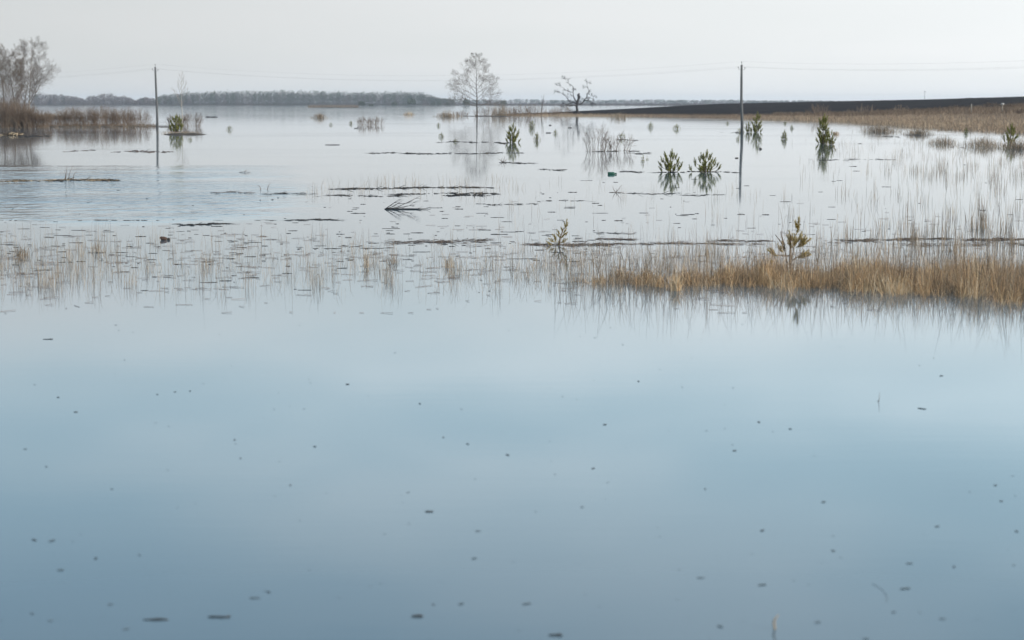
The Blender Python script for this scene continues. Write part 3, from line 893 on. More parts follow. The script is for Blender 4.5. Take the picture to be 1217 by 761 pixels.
def shoot_layout(Hm, Wm, whorls, per, rs, sub=0.06, lean=0.0):
    """list of (matrix, foot point on the trunk) for the shoots of one pine, Hm metres above the water, Wm wide"""
    out = []
    slim = max(.0, min(1.0, 1.6 - Wm / Hm * 1.3))          # 0 = broad and low, 1 = slender
    Lt = Hm * (.42 - .10 * slim)
    out.append((Matrix.Translation((lean * Hm, 0, Hm - Lt * 1.02)) @ Matrix.Diagonal((Lt, Lt, Lt, 1)), (lean * Hm * .9, 0, Hm - Lt)))
    for wv in range(whorls):
        s = wv / max(1, whorls)
        z = Hm * (.70 + .08 * slim) * s - .04 * Hm
        a0 = rs.uniform(0, 6.28)
        reach = Wm * .5 * (1 - .70 * s ** 1.2) * rs.uniform(.85, 1.15)
        for b_ in range(per):
            a = a0 + b_ * 2 * math.pi / per + rs.normal(0, .2)
            for frac in ((.35, .95) if wv == 0 else (.35, 1.0) if (wv == 1 and b_ % 2) else (1.0,) if wv < whorls - 1 else (.8,)):
                L_ = Hm * (.30 + .12 * rs.random()) * (1.15 - .25 * frac) * (1 - .15 * slim)
                rr = reach * frac * rs.uniform(.8, 1.0)
                tilt = (.10 + .42 * frac) * rs.uniform(.5, 1.2) * (1 - .35 * s)
                rr = max(.01, rr - L_ * math.sin(tilt) * .75)
                zb = z + rr * .12 + rs.uniform(-.03, .03) * Hm
                m4 = Matrix.Translation((rr * math.cos(a) + lean * z, rr * math.sin(a), zb)) \
                    @ Matrix.Rotation(a, 4, 'Z') @ Matrix.Rotation(tilt, 4, 'Y') @ Matrix.Diagonal((L_, L_, L_, 1))
                out.append((m4, (lean * z, 0, max(-.02, zb - rr * .45))))
    return out

def pine(xp, yp, hpx, wpx, label, whorls=3, per=5, parts=True, seed=0, lean=0.0, name='pine_sapling', group='young pines standing in the flood water', lay=None, z=0.0, base=None, yellow=False):
    if not parts: hpx, wpx = hpx * .8, wpx * 1.2
    c = base if base is not None else at(xp, yp)
    k = c.y / FPX; Hm = hpx * k; Wm = wpx * k
    rs = np.random.default_rng(seed)
    mats = shoot_layout(Hm, Wm, whorls, per, rs, lean=lean) if lay is None else [(m_, None) for m_ in lay(Hm, Wm, rs)]
    g = Geo()
    g.tube([(0, 0, -.3), (lean * Hm * .3, 0, Hm * .3), (lean * Hm * .8, 0, Hm * .7)], [Hm * .022 + .006, Hm * .018 + .005, .008], 6, tint=.5)
    for m4, ft in mats:
        if ft is not None:
            g.tube([ft, m4.translation], [Hm * .009 + .003, Hm * .006 + .002], 4, tint=.4)
    mats = [m_ for m_, _ in mats]
    if parts:
        o = empty(name, (c.x, c.y, z))
        link('trunk', g.mesh('trunk'), MAT['pine_bark'], o)
        for i, m4 in enumerate(mats):
            b_ = bpy.data.objects.new('branch', BRY[(i + seed) % 5] if yellow else BRM[(i + seed) % 5][0]); COL.objects.link(b_)
            b_.parent = o; b_.matrix_local = m4
        return tag(o, label, 'pine', group)
    V = []; F3 = []; F4 = []; T = []; n_ = 0; MI3 = []; 
    for i, m4 in enumerate(mats):
        me, BV, B3, B4, BT = THICK[(i + seed) % 5]
        A = np.array(m4)
        V.append(BV @ A[:3, :3].T + A[:3, 3]); F4.append(B4 + n_); T.append(BT); n_ += len(BV)
    me = mesh_np(name, np.vstack(V), None, np.vstack(F4), np.concatenate(T))
    o = link(name, me, MAT['needles'], loc=(c.x, c.y, z))
    return tag(o, label, 'pine', group)

# the pair in the middle of the water
pine(797, 204.5, 27, 30, 'left one of the two matching bushy pines side by side in open water', 4, 5, seed=3)
pine(838.5, 204.5, 26, 33, 'right one of the two matching bushy pines side by side in open water', 4, 5, seed=12)
pine(609, 169.8, 23, 18, 'bushy pine at the end of a drift line below the lone tree', 4, 5, seed=5)
pine(978, 171, 35, 15, 'tall narrow pine of the close pair on the right', 5, 4, seed=8)
pine(987.5, 172, 17, 13, 'short pine leaning on the tall narrow one on the right', 3, 5, seed=9)
pine(899, 157.5, 24, 15, 'tallest pine in the cluster right of the right pole', 4, 4, seed=21)
pine(889, 157.3, 13, 9, 'middle pine in the cluster right of the right pole', 3, 4, seed=22)
pine(880, 157.8, 7, 9, 'low pine clump at the foot of the right pole', 2, 4, seed=23)
pine(1201, 170, 23, 17, 'pine standing in tan reeds by the right edge', 4, 5, seed=30)
pine(209, 157.5, 21, 19, 'dense dark pine on the small mud island by the left pole', 5, 6, seed=31, z=.08)
pine(764, 192, 8, 5, 'tiny upright pine tip left of the matching pair', 2, 3, seed=33)
pine(769, 190, 5, 3, 'smallest pine tip beside the tiny upright one', 1, 3, seed=34, parts=False)
pine(932, 165.5, 11, 9, 'small round pine alone between the two right clusters', 3, 4, seed=35)
pine(632, 152.5, 9.5, 8, 'small pine behind and right of the bushy drift line pine', 3, 4, seed=36)
pine(638, 167, 10, 8, 'small yellow green pine in front of the one behind', 3, 4, seed=37)
pine(660, 159, 6.5, 5, 'very small pine right of the yellow green one', 2, 4, seed=38, parts=False)
pine(739, 164.5, 8, 9, 'little pine seen behind the smaller wispy shrub', 2, 5, seed=39, parts=False)
pine(773, 151.5, 8, 7, 'left one of two small far pines before the field', 2, 5, seed=40, parts=False)
pine(804, 153.5, 8, 8, 'right one of two small far pines before the field', 2, 5, seed=41, parts=False)
pine(864.5, 147.2, 4, 4, 'speck sized pine far out left of the right pole', 2, 4, seed=42, parts=False)
pine(877, 166.5, 6, 7, 'yellowish small pine in front of the right pole', 2, 4, seed=43, parts=False)
pine(933, 147.5, 4, 4, 'speck sized pine close to the meadow edge', 2, 4, seed=44, parts=False)
pine(941, 153, 6, 4, 'tiny pine up and right of the small round one', 2, 4, seed=45, parts=False)
pine(1148, 159, 8.5, 6, 'small round pine at the edge of the right meadow', 3, 4, seed=46, parts=False)
pine(273, 154.5, 6.5, 6, 'tiny pine in open water right of the mud island', 2, 4, seed=47, parts=False)
pine(226, 167, 5, 6, 'tiny yellowish pine just below the mud island', 2, 4, seed=48, parts=False)
pine(393, 149, 4, 4, 'speck sized pine left of the grey scrub', 2, 4, seed=49, parts=False)
pine(417, 147.5, 5, 4, 'tiny dark pine next to the grey scrub', 2, 4, seed=50, parts=False)
pine(521, 150, 5, 5, 'tiny dark pine left of the lone tree', 2, 4, seed=51, parts=False)
pine(524.5, 163, 7, 6, 'tiny yellow green pine above the short drift line', 2, 5, seed=52, parts=False)
pine(541, 169, 5, 5, 'tiny pine on the short drift line', 2, 4, seed=53, parts=False)

# sapling with bare lower stem in the grass bank
def lay_bank(Hm, Wm, rs):
    out = [Matrix.Translation((.10 * Hm, 0, Hm * .68)) @ Matrix.Rotation(.02, 4, 'Y') @ Matrix.Diagonal((Hm * .33,) * 3 + (1,))]
    def sh(x, z, a, tilt, L_, y=0):
        out.append(Matrix.Translation((x * Hm, y * Hm, z * Hm)) @ Matrix.Rotation(a, 4, 'Z') @ Matrix.Rotation(tilt, 4, 'Y') @ Matrix.Diagonal((Hm * L_ * .82,) * 3 + (1,)))
    sh(.06, .55, 3.0, .25, .28); sh(.10, .52, .3, .35, .30); sh(.08, .48, 1.5, .4, .3); sh(.05, .50, 2.6, .5, .27)
    sh(.12, .46, 0, .9, .36); sh(.10, .44, -.5, .7, .34); sh(.08, .42, 3.4, .6, .26); sh(.06, .45, -1.4, .5, .3); sh(.14, .47, .2, .5, .3)
    sh(.10, .26, 0, 1.25, .34); sh(.16, .28, .2, .9, .26); sh(.12, .27, -.4, 1.1, .3)
    sh(-.12, .34, 3.1, .5, .26); sh(-.10, .36, 2.5, .2, .26)
    sh(-.22, .28, 3.2, .9, .30); sh(-.26, .28, 3.0, .6, .25)
    sh(-.34, .10, 3.0, .1, .18)
    return out
o = pine(939, 322, 62, 36, 'sparse yellowish pine sapling rising out of the tan grass bank', seed=60, lay=lay_bank, yellow=True)
g = Geo(); k = at(939, 322).y / FPX; Hm = 62 * k
for pts in ([(0, 0, 0), (.02, 0, .2), (.06, 0, .4), (.10, 0, .7)], [(.04, 0, .3), (-.08, 0, .28), (-.24, 0, .30)], [(-.05, 0, 0), (-.07, 0, .2), (-.10, 0, .38), (-.12, 0, .55)],
            [(-.10, 0, .42), (-.2, 0, .58), (-.30, 0, .70)], [(-.12, 0, .5), (-.17, 0, .66), (-.19, 0, .76)], [(.04, 0, .2), (.12, 0, .26), (.22, 0, .28)]):
    g.tube([(a * Hm, b_ * Hm, c * Hm) for a, b_, c in pts], np.linspace(.014, .006, len(pts)), 5, tint=.2)
link('stem', g.mesh('stem'), MAT['pine_bark'], o)
def lay_lean(Hm, Wm, rs):
    out = [Matrix.Translation((.25 * Hm, 0, Hm * .62)) @ Matrix.Rotation(.12, 4, 'Y') @ Matrix.Diagonal((Hm * .40,) * 3 + (1,))]
    def sh(x, z, a, tilt, L_):
        out.append(Matrix.Translation((x * Hm, 0, z * Hm)) @ Matrix.Rotation(a, 4, 'Z') @ Matrix.Rotation(tilt, 4, 'Y') @ Matrix.Diagonal((Hm * L_,) * 3 + (1,)))
    sh(.18, .45, .2, .5, .26); sh(.12, .40, 3.0, .5, .26); sh(.08, .26, .1, .7, .28); sh(-.02, .22, 3.2, .6, .28); sh(-.1, .12, 3.1, .9, .3)
    sh(.22, .5, 3.0, .3, .24); sh(.15, .3, 3.1, .8, .26); sh(.16, .36, 0, .8, .24); sh(-.06, .1, 2.0, .4, .26); sh(.1, .1, 0, .9, .3); sh(-.2, -.02, 3.1, .8, .3); sh(.0, -.02, 1.0, .5, .28); sh(.28, .35, .0, .4, .2)
    return out
pine(663, 291.5, 30, 24, 'thin yellowish leaning pine sapling alone in the calm water at mid distance', seed=61, lay=lay_lean, lean=.3, yellow=True)

# dark rounded evergreens by the far shore
def far_bush(xp, yp, wpx, hpx, Y, label):
    b_ = at_y(xp, yp, Y); b_.z = .3
    k = Y / FPX; n_ = 260
    r_ = rng.random(n_) ** .4
    th = rng.uniform(0, 6.28, n_); ph = np.arccos(rng.uniform(-.3, 1, n_))
    C_ = np.stack([r_ * np.sin(ph) * np.cos(th) * wpx * k / 2, r_ * np.sin(ph) * np.sin(th) * wpx * k / 2, r_ * np.cos(ph) * hpx * k * .7 + hpx * k * .3], 1)
    s_ = .08 * wpx * k
    A_ = rng.normal(size=(n_, 3)); B_ = rng.normal(size=(n_, 3))
    A_ /= np.linalg.norm(A_, axis=1)[:, None]; B_ /= np.linalg.norm(B_, axis=1)[:, None]
    V = np.stack([C_ - A_ * s_, C_ + B_ * s_, C_ + A_ * s_, C_ - B_ * s_], 1).reshape(-1, 3)
    V[:, 2] = np.maximum(V[:, 2], 0)
    o = link('evergreen_bush', mesh_np('evergreen_bush', V, None, np.arange(n_ * 4).reshape(-1, 4), np.repeat(rng.random(n_), 4)), MAT['far_needles'], loc=b_)
    return tag(o, label, 'bush', 'dark bushes by the far shore')
far_bush(430, 126, 9, 6, 2000, 'dark round bush at the right end of the long low bar')
far_bush(489, 126.2, 12, 9, 2300, 'largest dark round bush before the end of the forest')
far_bush(469, 126, 7, 5, 2300, 'small dull bush between the low bar and largest round bush')
far_bush(515, 126, 6, 5, 2350, 'small dark bush right of the largest round one')
far_bush(522, 126, 5, 5, 2350, 'second small dark bush right of the largest round one')
far_bush(532, 126, 5, 4, 2350, 'third and lowest of the small dark shore bushes')
far_bush(554, 125.8, 10, 8, 2350, 'dark bush seen behind the lone tree crown at the left')
far_bush(598, 124.5, 9, 6, 2450, 'dark bush on the far shore right of the lone tree')
far_bush(441, 128, 6, 2.5, 1850, 'low brown bush just off the end of the long bar')
q = np.stack([rng.uniform(366, 426, 2600), rng.uniform(125.6, 128.3, 2600)], 1)
p = px_points(q); 
blades('island_reeds', p, rng.uniform(.5, 1.6, len(p)), .22, lean=.15, bend=.2, tint=.02, mt='reed', label='brown reeds covering the long low bar before the forest', cat='reeds')
q = np.stack([rng.uniform(20, 66, 1200), rng.uniform(137, 140.5, 1200)], 1)
p = px_points(q)
blades('bar_grass', p, rng.uniform(.3, .8, len(p)), .05, tint=.3, mt='reed', label='olive brown grass on the low bar behind the left thicket', cat='grass')
q = np.stack([rng.normal(213, 11, 900), rng.uniform(156.5, 160, 900)], 1)
p = px_points(q)
blades('islet_grass', p, rng.uniform(.05, .22, len(p)), .02, lean=.4, tint=.4, mt='reed', label='short brown straw covering the small mud island', cat='grass')
q = np.stack([rng.uniform(-20, 188, 3500), rng.uniform(148.5, 152.2, 3500)], 1)
p = px_points(q)
blades('bank_grass', p, rng.uniform(.1, .6, len(p)), .03, lean=.3, tint=.05, mt='reed', label='brown undergrowth along the left bank', cat='grass')

# ---------------------------------------------------------------- far woods (masses)
def wood(name, label, x0, x1, Y0, rows, spacing, top, crown_m, pine_share, tint0, mats_, nface=90, gap=0.0, kind='stuff', basez=.3):
    """a wood seen as one mass: trees with trunks and broken crowns; top(x) = skyline height in m"""
    FV = []; FT = []; g = Geo()
    for r_ in range(rows):
        Y = Y0 + r_ * spacing * 1.6
        xw = (x0 - 608.5) / FPX * Y; xe = (x1 - 608.5) / FPX * Y
        X = xw
        while X < xe:
            X += spacing * rng.uniform(.55, 1.45)
            xp = X / Y * FPX + 608.5
            if xp < x0 or xp > x1: continue
            Hh = top(xp) * rng.uniform(.88, 1.03) * (1 - .04 * (rows - 1 - r_))
            if Hh < 1.2: continue
            yy = Y + rng.normal(0, spacing * .5)
            isp = rng.random() < pine_share
            cr = crown_m * rng.uniform(.75, 1.3)
            z0_, z1_ = (Hh * .42, Hh) if isp else (Hh * .02, Hh * (.96 if r_ else .7))
            n_ = int(nface * 2.4)
            u = rng.random(n_)
            prof = np.sqrt(np.clip(np.sin(np.pi * np.clip(u * .92 + .06, 0, 1)), .05, 1))
            th = rng.uniform(0, 6.28, n_); rad = cr * prof * rng.random(n_) ** .5
            C_ = np.stack([X + rad * np.cos(th), yy + rad * np.sin(th), z0_ + (z1_ - z0_) * u], 1)
            lowf = rng.random(n_) < .33
            C_[:, 2] = np.where(lowf, rng.random(n_) * z0_ * 1.1 + .2, C_[:, 2])
            C_[:, 0] = np.where(lowf, X + rng.uniform(-1, 1, n_) * spacing * .8, C_[:, 0])
            s_ = cr * .15
            A_ = rng.normal(size=(n_, 3)); B_ = rng.normal(size=(n_, 3))
            A_ /= np.linalg.norm(A_, axis=1)[:, None]; B_ /= np.linalg.norm(B_, axis=1)[:, None]
            FV.append((isp, np.stack([C_ - A_ * s_, C_ + B_ * s_, C_ + A_ * s_, C_ - B_ * s_], 1).reshape(-1, 3)))
            FT.append((isp, np.repeat(np.clip(tint0 + rng.normal(0, .10) + rng.normal(0, .06, n_), 0, 1), 4)))
            g.tube([(X, yy, 0), (X + rng.normal(0, .3), yy, Hh * .7)], [.22, .1], 3, cap=False, tint=float(np.clip(rng.normal(.5, .2), 0, 1)))
    allv = [v for _, v in FV]; allt = [t_ for _, t_ in FT]
    tv = np.vstack(g.v)
    V = np.vstack(allv + [tv]); nq = sum(len(v) for v in allv)
    F4 = np.vstack([np.arange(nq).reshape(-1, 4), np.vstack(g.f4) + nq])
    T = np.concatenate(allt + [np.concatenate(g.t)])
    me = mesh_np(name, V, None, F4, T)
    me.materials.append(MAT[mats_[0]]); me.materials.append(MAT[mats_[1]])
    mi = np.ones(len(F4), dtype=np.int32)
    mi[:nq // 4] = np.repeat(np.array([0 if s_ else 1 for s_, _ in FV], dtype=np.int32), [len(v) // 4 for _, v in FV])
    me.polygons.foreach_set('material_index', mi)
    me.update()
    o = link(name, me)
    o.location.z = basez
    return tag(o, label, 'woodland', kind=kind)
def topf(tab, Y):
    def f(x):
        y = np.interp(x, [a for a, _ in tab], [b_ for _, b_ in tab])
        return CAM_H + (HORIZON - y) * Y / FPX
    return f
# height of the skyline along the view, read off as bearing and elevation
T1 = [(186, 116.5), (192, 113), (205, 111.5), (225, 109.5), (240, 108), (270, 107.5), (300, 107), (330, 106.8), (345, 107.2), (400, 107.8), (415, 109), (450, 108.8), (480, 108.2), (500, 109), (512, 112), (522, 115.5), (540, 118)]
wood('pine_forest', 'long even pine forest on the far shore left of centre', 188, 540, 2790, 8, 3.3, topf(T1, 2800), 2.7, .5, .5, ('far_needles', 'wood_far'), 60)
T2 = [(40, 113), (50, 110.5), (60, 111), (75, 111.5), (90, 113.5), (100, 116), (104, 119), (108, 113.5), (118, 113), (128, 109.5), (136, 110.5), (142, 114), (150, 113.5), (158, 116), (164, 119.5), (170, 116), (176, 115), (184, 116.5), (190, 118)]
wood('bare_woodland', 'uneven leafless grey woodland on the far shore at the left', 40, 190, 2780, 6, 3.6, topf(T2, 2790), 3.3, .03, .5, ('far_needles', 'wood_far'), 60)
wood('edge_woodland', 'leafless woodland behind the trees at the left edge', -40, 40, 2780, 3, 5.5, topf([(-40, 111), (40, 112)], 2790), 3.3, .03, .4, ('far_needles', 'wood_far'), 50)
T3 = [(500, 118), (540, 117.5), (560, 119), (600, 119.5), (615, 118), (650, 119.3), (700, 119.8), (740, 119.2), (775, 118.8), (800, 119.6), (850, 119.2), (900, 120), (960, 120.2), (1000, 120.6)]
wood('far_treeline', 'faint blue line of trees along the horizon right of centre', 500, 1060, 4600, 3, 10, topf(T3, 4600), 6.0, .5, .5, ('far_needles', 'wood_far'), 40, basez=1.2)
T4 = [(520, 121.5), (600, 121.8), (700, 122), (830, 122.2), (900, 122)]
wood('shore_scrub', 'low brown scrub along the far shore at the centre', 505, 900, 2520, 2, 5, topf(T4, 2520), 2.4, .1, .3, ('far_needles', 'wood_far'), 24)

# ---------------------------------------------------------------- poles and wires
def lathe(g, prof, c, sides=10, tint=.5):
    g.tube([(c[0], c[1], c[2] + z) for z, _ in prof], [r for _, r in prof], sides, tint=tint)
poles = {}
def utility_pole(xp, yb, yt, label, lean_px, bow, base=None):
    b_ = at(xp, yb) if base is None else base
    k = b_.y / FPX; H = (yb - yt) * k if base is None else 8.0
    o = empty('utility_pole', b_)
    dx = lean_px * k
    g = Geo()
    P_ = [(0, 0, -.6), (bow * .4, 0, H * .2), (bow + dx * .5, 0, H * .5), (bow * .5 + dx * .8, 0, H * .8), (dx, 0, H)]
    g.tube(P_, [.17, .165, .15, .135, .115], 12, tint=.5)
    link('shaft', g.mesh('shaft', True), MAT['pole_wood'], o)
    tops = []
    # pin with an insulator on top, two hooks with insulators just below
    g = Geo(); g.tube([(dx, 0, H - .15), (dx, 0, H + .22)], [.02, .02], 6); link('pin', g.mesh('pin'), MAT['steel'], o)
    prof = [(0, .03), (.02, .065), (.06, .05), (.08, .07), (.13, .045), (.17, .05), (.19, .02)]
    g = Geo(); lathe(g, prof, (dx, 0, H + .2)); link('insulator', g.mesh('insulator', True), MAT['porcelain'], o)
    tops.append(Vector((b_.x + dx, b_.y, b_.z + H + .37)))
    for s, zo in ((-1, -.42), (1, -.50)):
        g = Geo(); g.tube([(dx, 0, H + zo - .08), (dx + s * .25, 0, H + zo - .1), (dx + s * .36, 0, H + zo - .06), (dx + s * .38, 0, H + zo + .06)], [.018] * 4, 6)
        link('hook', g.mesh('hook'), MAT['steel'], o)
        g = Geo(); lathe(g, prof, (dx + s * .38, 0, H + zo + .04)); link('insulator', g.mesh('insulator', True), MAT['porcelain'], o)
        tops.append(Vector((b_.x + dx + s * .38, b_.y, b_.z + H + zo + .21)))
    tag(o, label, 'utility pole', 'wooden utility poles of the line across the water')
    return tops
tL = utility_pole(187, 152, 80.5, 'left weathered wooden utility pole standing in the water', -1.2, .02)
tR = utility_pole(882, 158, 78, 'right weathered wooden utility pole beside the pine cluster', -1.5, -.06)
stepv = Vector((tR[0].x - tL[0].x, tR[0].y - tL[0].y, 0))
nxt = [p_ + Vector((35.5, -73, 0)) for p_ in tR]; prv = [p_ - stepv for p_ in tL]
for i in range(3):
    g = Geo(); pts = []
    stations = [prv[i], tL[i], tR[i], nxt[i]]
    for a, b_ in zip(stations[:-1], stations[1:]):
        for q_ in range(25):
            s = q_ / 24
            if q_ == 24 and b_ is not stations[-1]: continue
            p_ = a.lerp(b_, s); p_ = p_ - Vector((0, 0, (1.6 if a is not stations[2] else .85) * 4 * s * (1 - s)))
            pts.append(p_)
    g.tube(pts, [.0035] * len(pts), 4, tint=.5)
    tag(link('power_line', g.mesh('power_line'), MAT['wire']), ('topmost thin wire carried by the pin insulators of both poles', 'lower thin wire on the left hooks of both poles', 'lower thin wire on the right hooks of both poles')[i], 'wire', 'wires strung between the poles')

# far mast beyond the hill crest
b_ = bank_xyz(1096, 1250); zt = at_y(1096, 108, 1250).z
g = Geo(); g.tube([(0, 0, -2), (0, 0, zt - b_[2])], [.16, .10], 6)
g.tube([(-.8, 0, zt - b_[2] - .6), (.8, 0, zt - b_[2] - .6)], [.07, .07], 4)
tag(link('far_mast', g.mesh('far_mast'), MAT['steel'], loc=b_), 'thin distant mast sticking up behind the ploughed hill', 'mast')
# marker posts on the meadow
def post(xp, yb, yt, label, cap):
    lo, hi = wl_dist(xp), interp(CR, xp, 1)
    for _ in range(40):
        mid = (lo + hi) / 2
        if y_of(xp, mid, terrain(xp, mid)) > yb: lo = mid
        else: hi = mid
    p_ = bank_xyz(xp, lo); k = lo / FPX; H = (yb - yt) * k
    o = empty('marker_post', p_)
    g = Geo(); g.tube([(0, 0, -.3), (0, 0, H)], [.11, .10], 4); link('shaft', g.mesh('shaft'), MAT['concrete'], o)
    if cap:
        g = Geo(); g.tube([(-.28, -.12, H - .25), (.28, -.12, H - .25)], [.2, .2], 4); link('plate', g.mesh('plate'), MAT['white'], o)
    return tag(o, label, 'post')
post(1151.5, 135.5, 123.5, 'plain pale post standing in the brown meadow', False)
post(1188, 134, 122.5, 'pale post with a small white plate on top in the meadow', True)

# ---------------------------------------------------------------- floating things
def stick_mesh(seed, lx=1.0, th=.09, bend=.04, sides=6):
    r_ = np.random.default_rng(seed)
    g = Geo(); n_ = 6
    pts = [(lx * (i / (n_ - 1) - .5), r_.normal(0, bend), r_.normal(0, .012)) for i in range(n_)]
    rad = [th * .5 * r_.uniform(.6, 1.25) * (.55 if i in (0, n_ - 1) else 1) for i in range(n_)]
    g.tube(pts, rad, sides, tint=float(r_.uniform(.1, .6)))
    if r_.random() < .4:
        i = int(r_.integers(1, 5)); a = r_.uniform(-1, 1)
        g.tube([pts[i], (pts[i][0] + .15, pts[i][1] + .15 * a, .08)], [.02, .008], 3, tint=.3)
    return g.mesh('stick')
STK = [stick_mesh(500 + i) for i in range(9)]
for s_ in STK: s_.materials.append(MAT['litter'])
CHIP = [stick_mesh(600 + i, 1.0, .5, .08) for i in range(5)]
for s_ in CHIP: s_.materials.append(MAT['litter'])
def floater(name, src, xp, yp, wpx, hs, rz, label, cat, group=None):
    c = at(xp, yp); k = c.y / FPX
    o = bpy.data.objects.new(name, src); COL.objects.link(o)
    L_ = wpx * k
    o.location = (c.x, c.y, .004)
    o.scale = (L_, L_ * .8, hs)
    o.rotation_euler = (0, 0, rz)
    return tag(o, label, cat, group)

MARKS = [(196, 285, 'the lumpy brown block'), (480, 245, 'the fallen branch'), (240, 266, 'the long dark log'), (727, 207, 'the green bottle'), (668, 278, 'the leaning pine sapling'),
         (818, 205, 'the matching pines'), (940, 285, 'the grass bank sapling'), (436, 312, 'the narrow straw tuft'), (533, 312, 'the thin straw tuft'), (115, 295, 'the upright straw tuft'),
         (25, 298, 'the dark scrubby tuft'), (732, 228, 'the forked brown twig'), (609, 169, 'the bushy drift line pine'), (882, 160, 'the foot of the right pole'), (982, 172, 'the close pair of pines'),
         (1201, 171, 'the pine by the right edge'), (1115, 172, 'the meadow edge clumps'), (320, 300, 'the middle of the left reeds'), (340, 262, 'the drift line under the ruffles'), (600, 250, 'the broken drift line'),
         (742, 333, 'the tan tussocks'), (1100, 240, 'the thin stalks at the right'), (860, 240, 'the water under the matching pines'), (100, 215, 'the long straw drift line'), (268, 336, 'the black reed stick'),
         (57, 404, 'the lone black stick'), (185, 737, 'the forked foreground stick'), (260, 734, 'the plain foreground stick'), (660, 755, 'the bottom edge stick'), (921, 745, 'the bent reed stem'),
         (1040, 705, 'the curled stem'), (759, 453, 'the dark right speck'), (719, 505, 'the round right speck'), (279, 523, 'the round left speck'), (510, 608, 'the small dull stick'),
         (1044, 478, 'the single faint stem'), (20, 650, 'the left edge low down'), (1200, 600, 'the right edge low down'), (1150, 430, 'the grass bank reflections'), (360, 430, 'the water under the straw tuft'),
         (20, 500, 'the left edge at mid height'), (900, 540, 'the water under the grass bank'), (800, 690, 'the bare water near the bent stem'), (400, 660, 'the water above the sticks')]
def where(x, y):
    m_ = min(MARKS, key=lambda q_: (q_[0] - x) ** 2 + ((q_[1] - y) * 2.2) ** 2)
    dx, dy = x - m_[0], (y - m_[1]) * 2.2
    dist = math.hypot(dx, dy)
    if abs(dx) > abs(dy) * 2: d_ = 'right of' if dx > 0 else 'left of'
    elif abs(dy) > abs(dx) * 2: d_ = 'below' if dy > 0 else 'above'
    else: d_ = ('lower ' if dy > 0 else 'upper ') + ('right of' if dx > 0 else 'left of')
    return ('close ' if dist < 28 else 'well ' if dist > 70 else '') + d_ + ' ' + m_[2]
GS = 'dark sticks floating across the shallow water'
def place_sticks(n_, fx, fy, wr, lab):
    for _ in range(n_):
        x, y = fx(), fy()
        wpx = max(3.0, rng.gamma(3.2, wr / 3.2))
        c_ = at(x, y)
        th = rng.uniform(.9, 1.9) * c_.y / FPX / .09
        floater('floating_stick', STK[int(rng.integers(9))], x, y, wpx, th * .45, rng.normal(0, .12), ('long' if wpx > 11 else 'stubby' if wpx < 6 else 'short') + ' dark stick afloat ' + where(x, y), 'stick', GS)
place_sticks(130, lambda: rng.uniform(0, 420), lambda: np.clip(rng.normal(295, 24), 262, 350), 8, 'short dark stick floating among the reeds of the left half')
place_sticks(108, lambda: rng.uniform(380, 720), lambda: rng.uniform(236, 312), 9, 'short dark stick floating in the littered water at mid distance')
place_sticks(38, lambda: rng.uniform(640, 1000), lambda: rng.uniform(212, 292), 8, 'short dark stick floating in the thinly littered water right of centre')
place_sticks(18, lambda: rng.uniform(1000, 1217), lambda: rng.uniform(170, 290), 6, 'short dark stick floating among thin stalks at the right')
FAINT = []
for s_ in CHIP:
    f_ = s_.copy(); f_.materials.clear(); f_.materials.append(MAT['silt']); FAINT.append(f_)
# noted single pieces
for x, y, wd, rz, lb in [(185, 737, 30, .05, 'dark forked stick floating in the left foreground'), (260, 734, 27, .0, 'plain dark stick floating right of the forked one in the foreground'),
                         (660, 755.5, 17, -.15, 'short dark stick floating at the bottom edge of the view'), (57, 403.5, 12, 0, 'short black stick alone at the left below the reeds'),
                         (245, 280, 8, 0, 'black stick above the long dark log at the left'), (735, 262.5, 10, 0, 'bold black stick floating in the calm water at the centre'),
                         (910, 255.5, 9, 0, 'black stick floating above the pine sapling of the grass bank'), (268, 334, 15, 0, 'black stick floating below the left reeds'),
                         (362, 345, 16, 0, 'long black stick floating below the sticks of the left half'), (496, 733, 14, 0, 'dull submerged stick at the bottom left of centre'),
                         (510, 608.5, 10, 0, 'small dull stick floating at the lower centre')]:
    c_ = at(x, y)
    floater('floating_stick', STK[int(x) % 9], x, y, wd, (6.5 if y > 720 else 3.5 if y > 600 else 2.0) * c_.y / FPX / .09 * .5, rz, lb, 'stick')
# specks of debris on the open foreground water
GD = 'small dark specks floating on the foreground water'
specks = [(279, 523, 6), (374, 531, 6), (55, 555, 5), (166, 660, 6), (114, 664, 8), (131, 719, 7), (187, 469, 4), (413, 457, 5), (499, 480, 5), (719, 505, 7), (759, 453.5, 5), (148, 428, 3),
          (90, 490, 5), (30, 534, 5), (485, 585.5, 5), (527, 520, 5), (556, 528, 6), (603, 541, 8), (705, 557, 6), (568, 631.5, 8), (564, 664, 9), (692, 603, 5), (906, 631, 8), (990, 655, 7),
          (1081, 670, 10), (906, 695.5, 13), (856, 745, 10), (979, 597, 9), (1114, 626, 10), (1183, 577, 5), (1190, 596, 5), (838, 581.5, 5), (1208, 632, 6), (515, 719, 7), (833, 687, 12), (1076, 700, 16),
          (208, 466, 4), (226, 465, 4), (69, 472.5, 4), (286, 545, 4), (133, 581.5, 4), (345, 577, 4), (319, 704, 7), (303, 711, 16), (41, 642, 10), (62, 643, 13), (72, 678, 9), (1044, 477, 5), (1096, 486, 14),
          (1119, 447, 6), (873, 536, 6), (902, 502, 7), (939, 510, 5), (1134, 674, 6), (1205, 672, 6), (972, 740, 10), (1062, 728, 6), (1120, 736, 9), (60, 738, 8), (38, 730, 7), (150, 748, 12), (626, 718, 14), (548, 718, 12), (1029, 760, 9)]
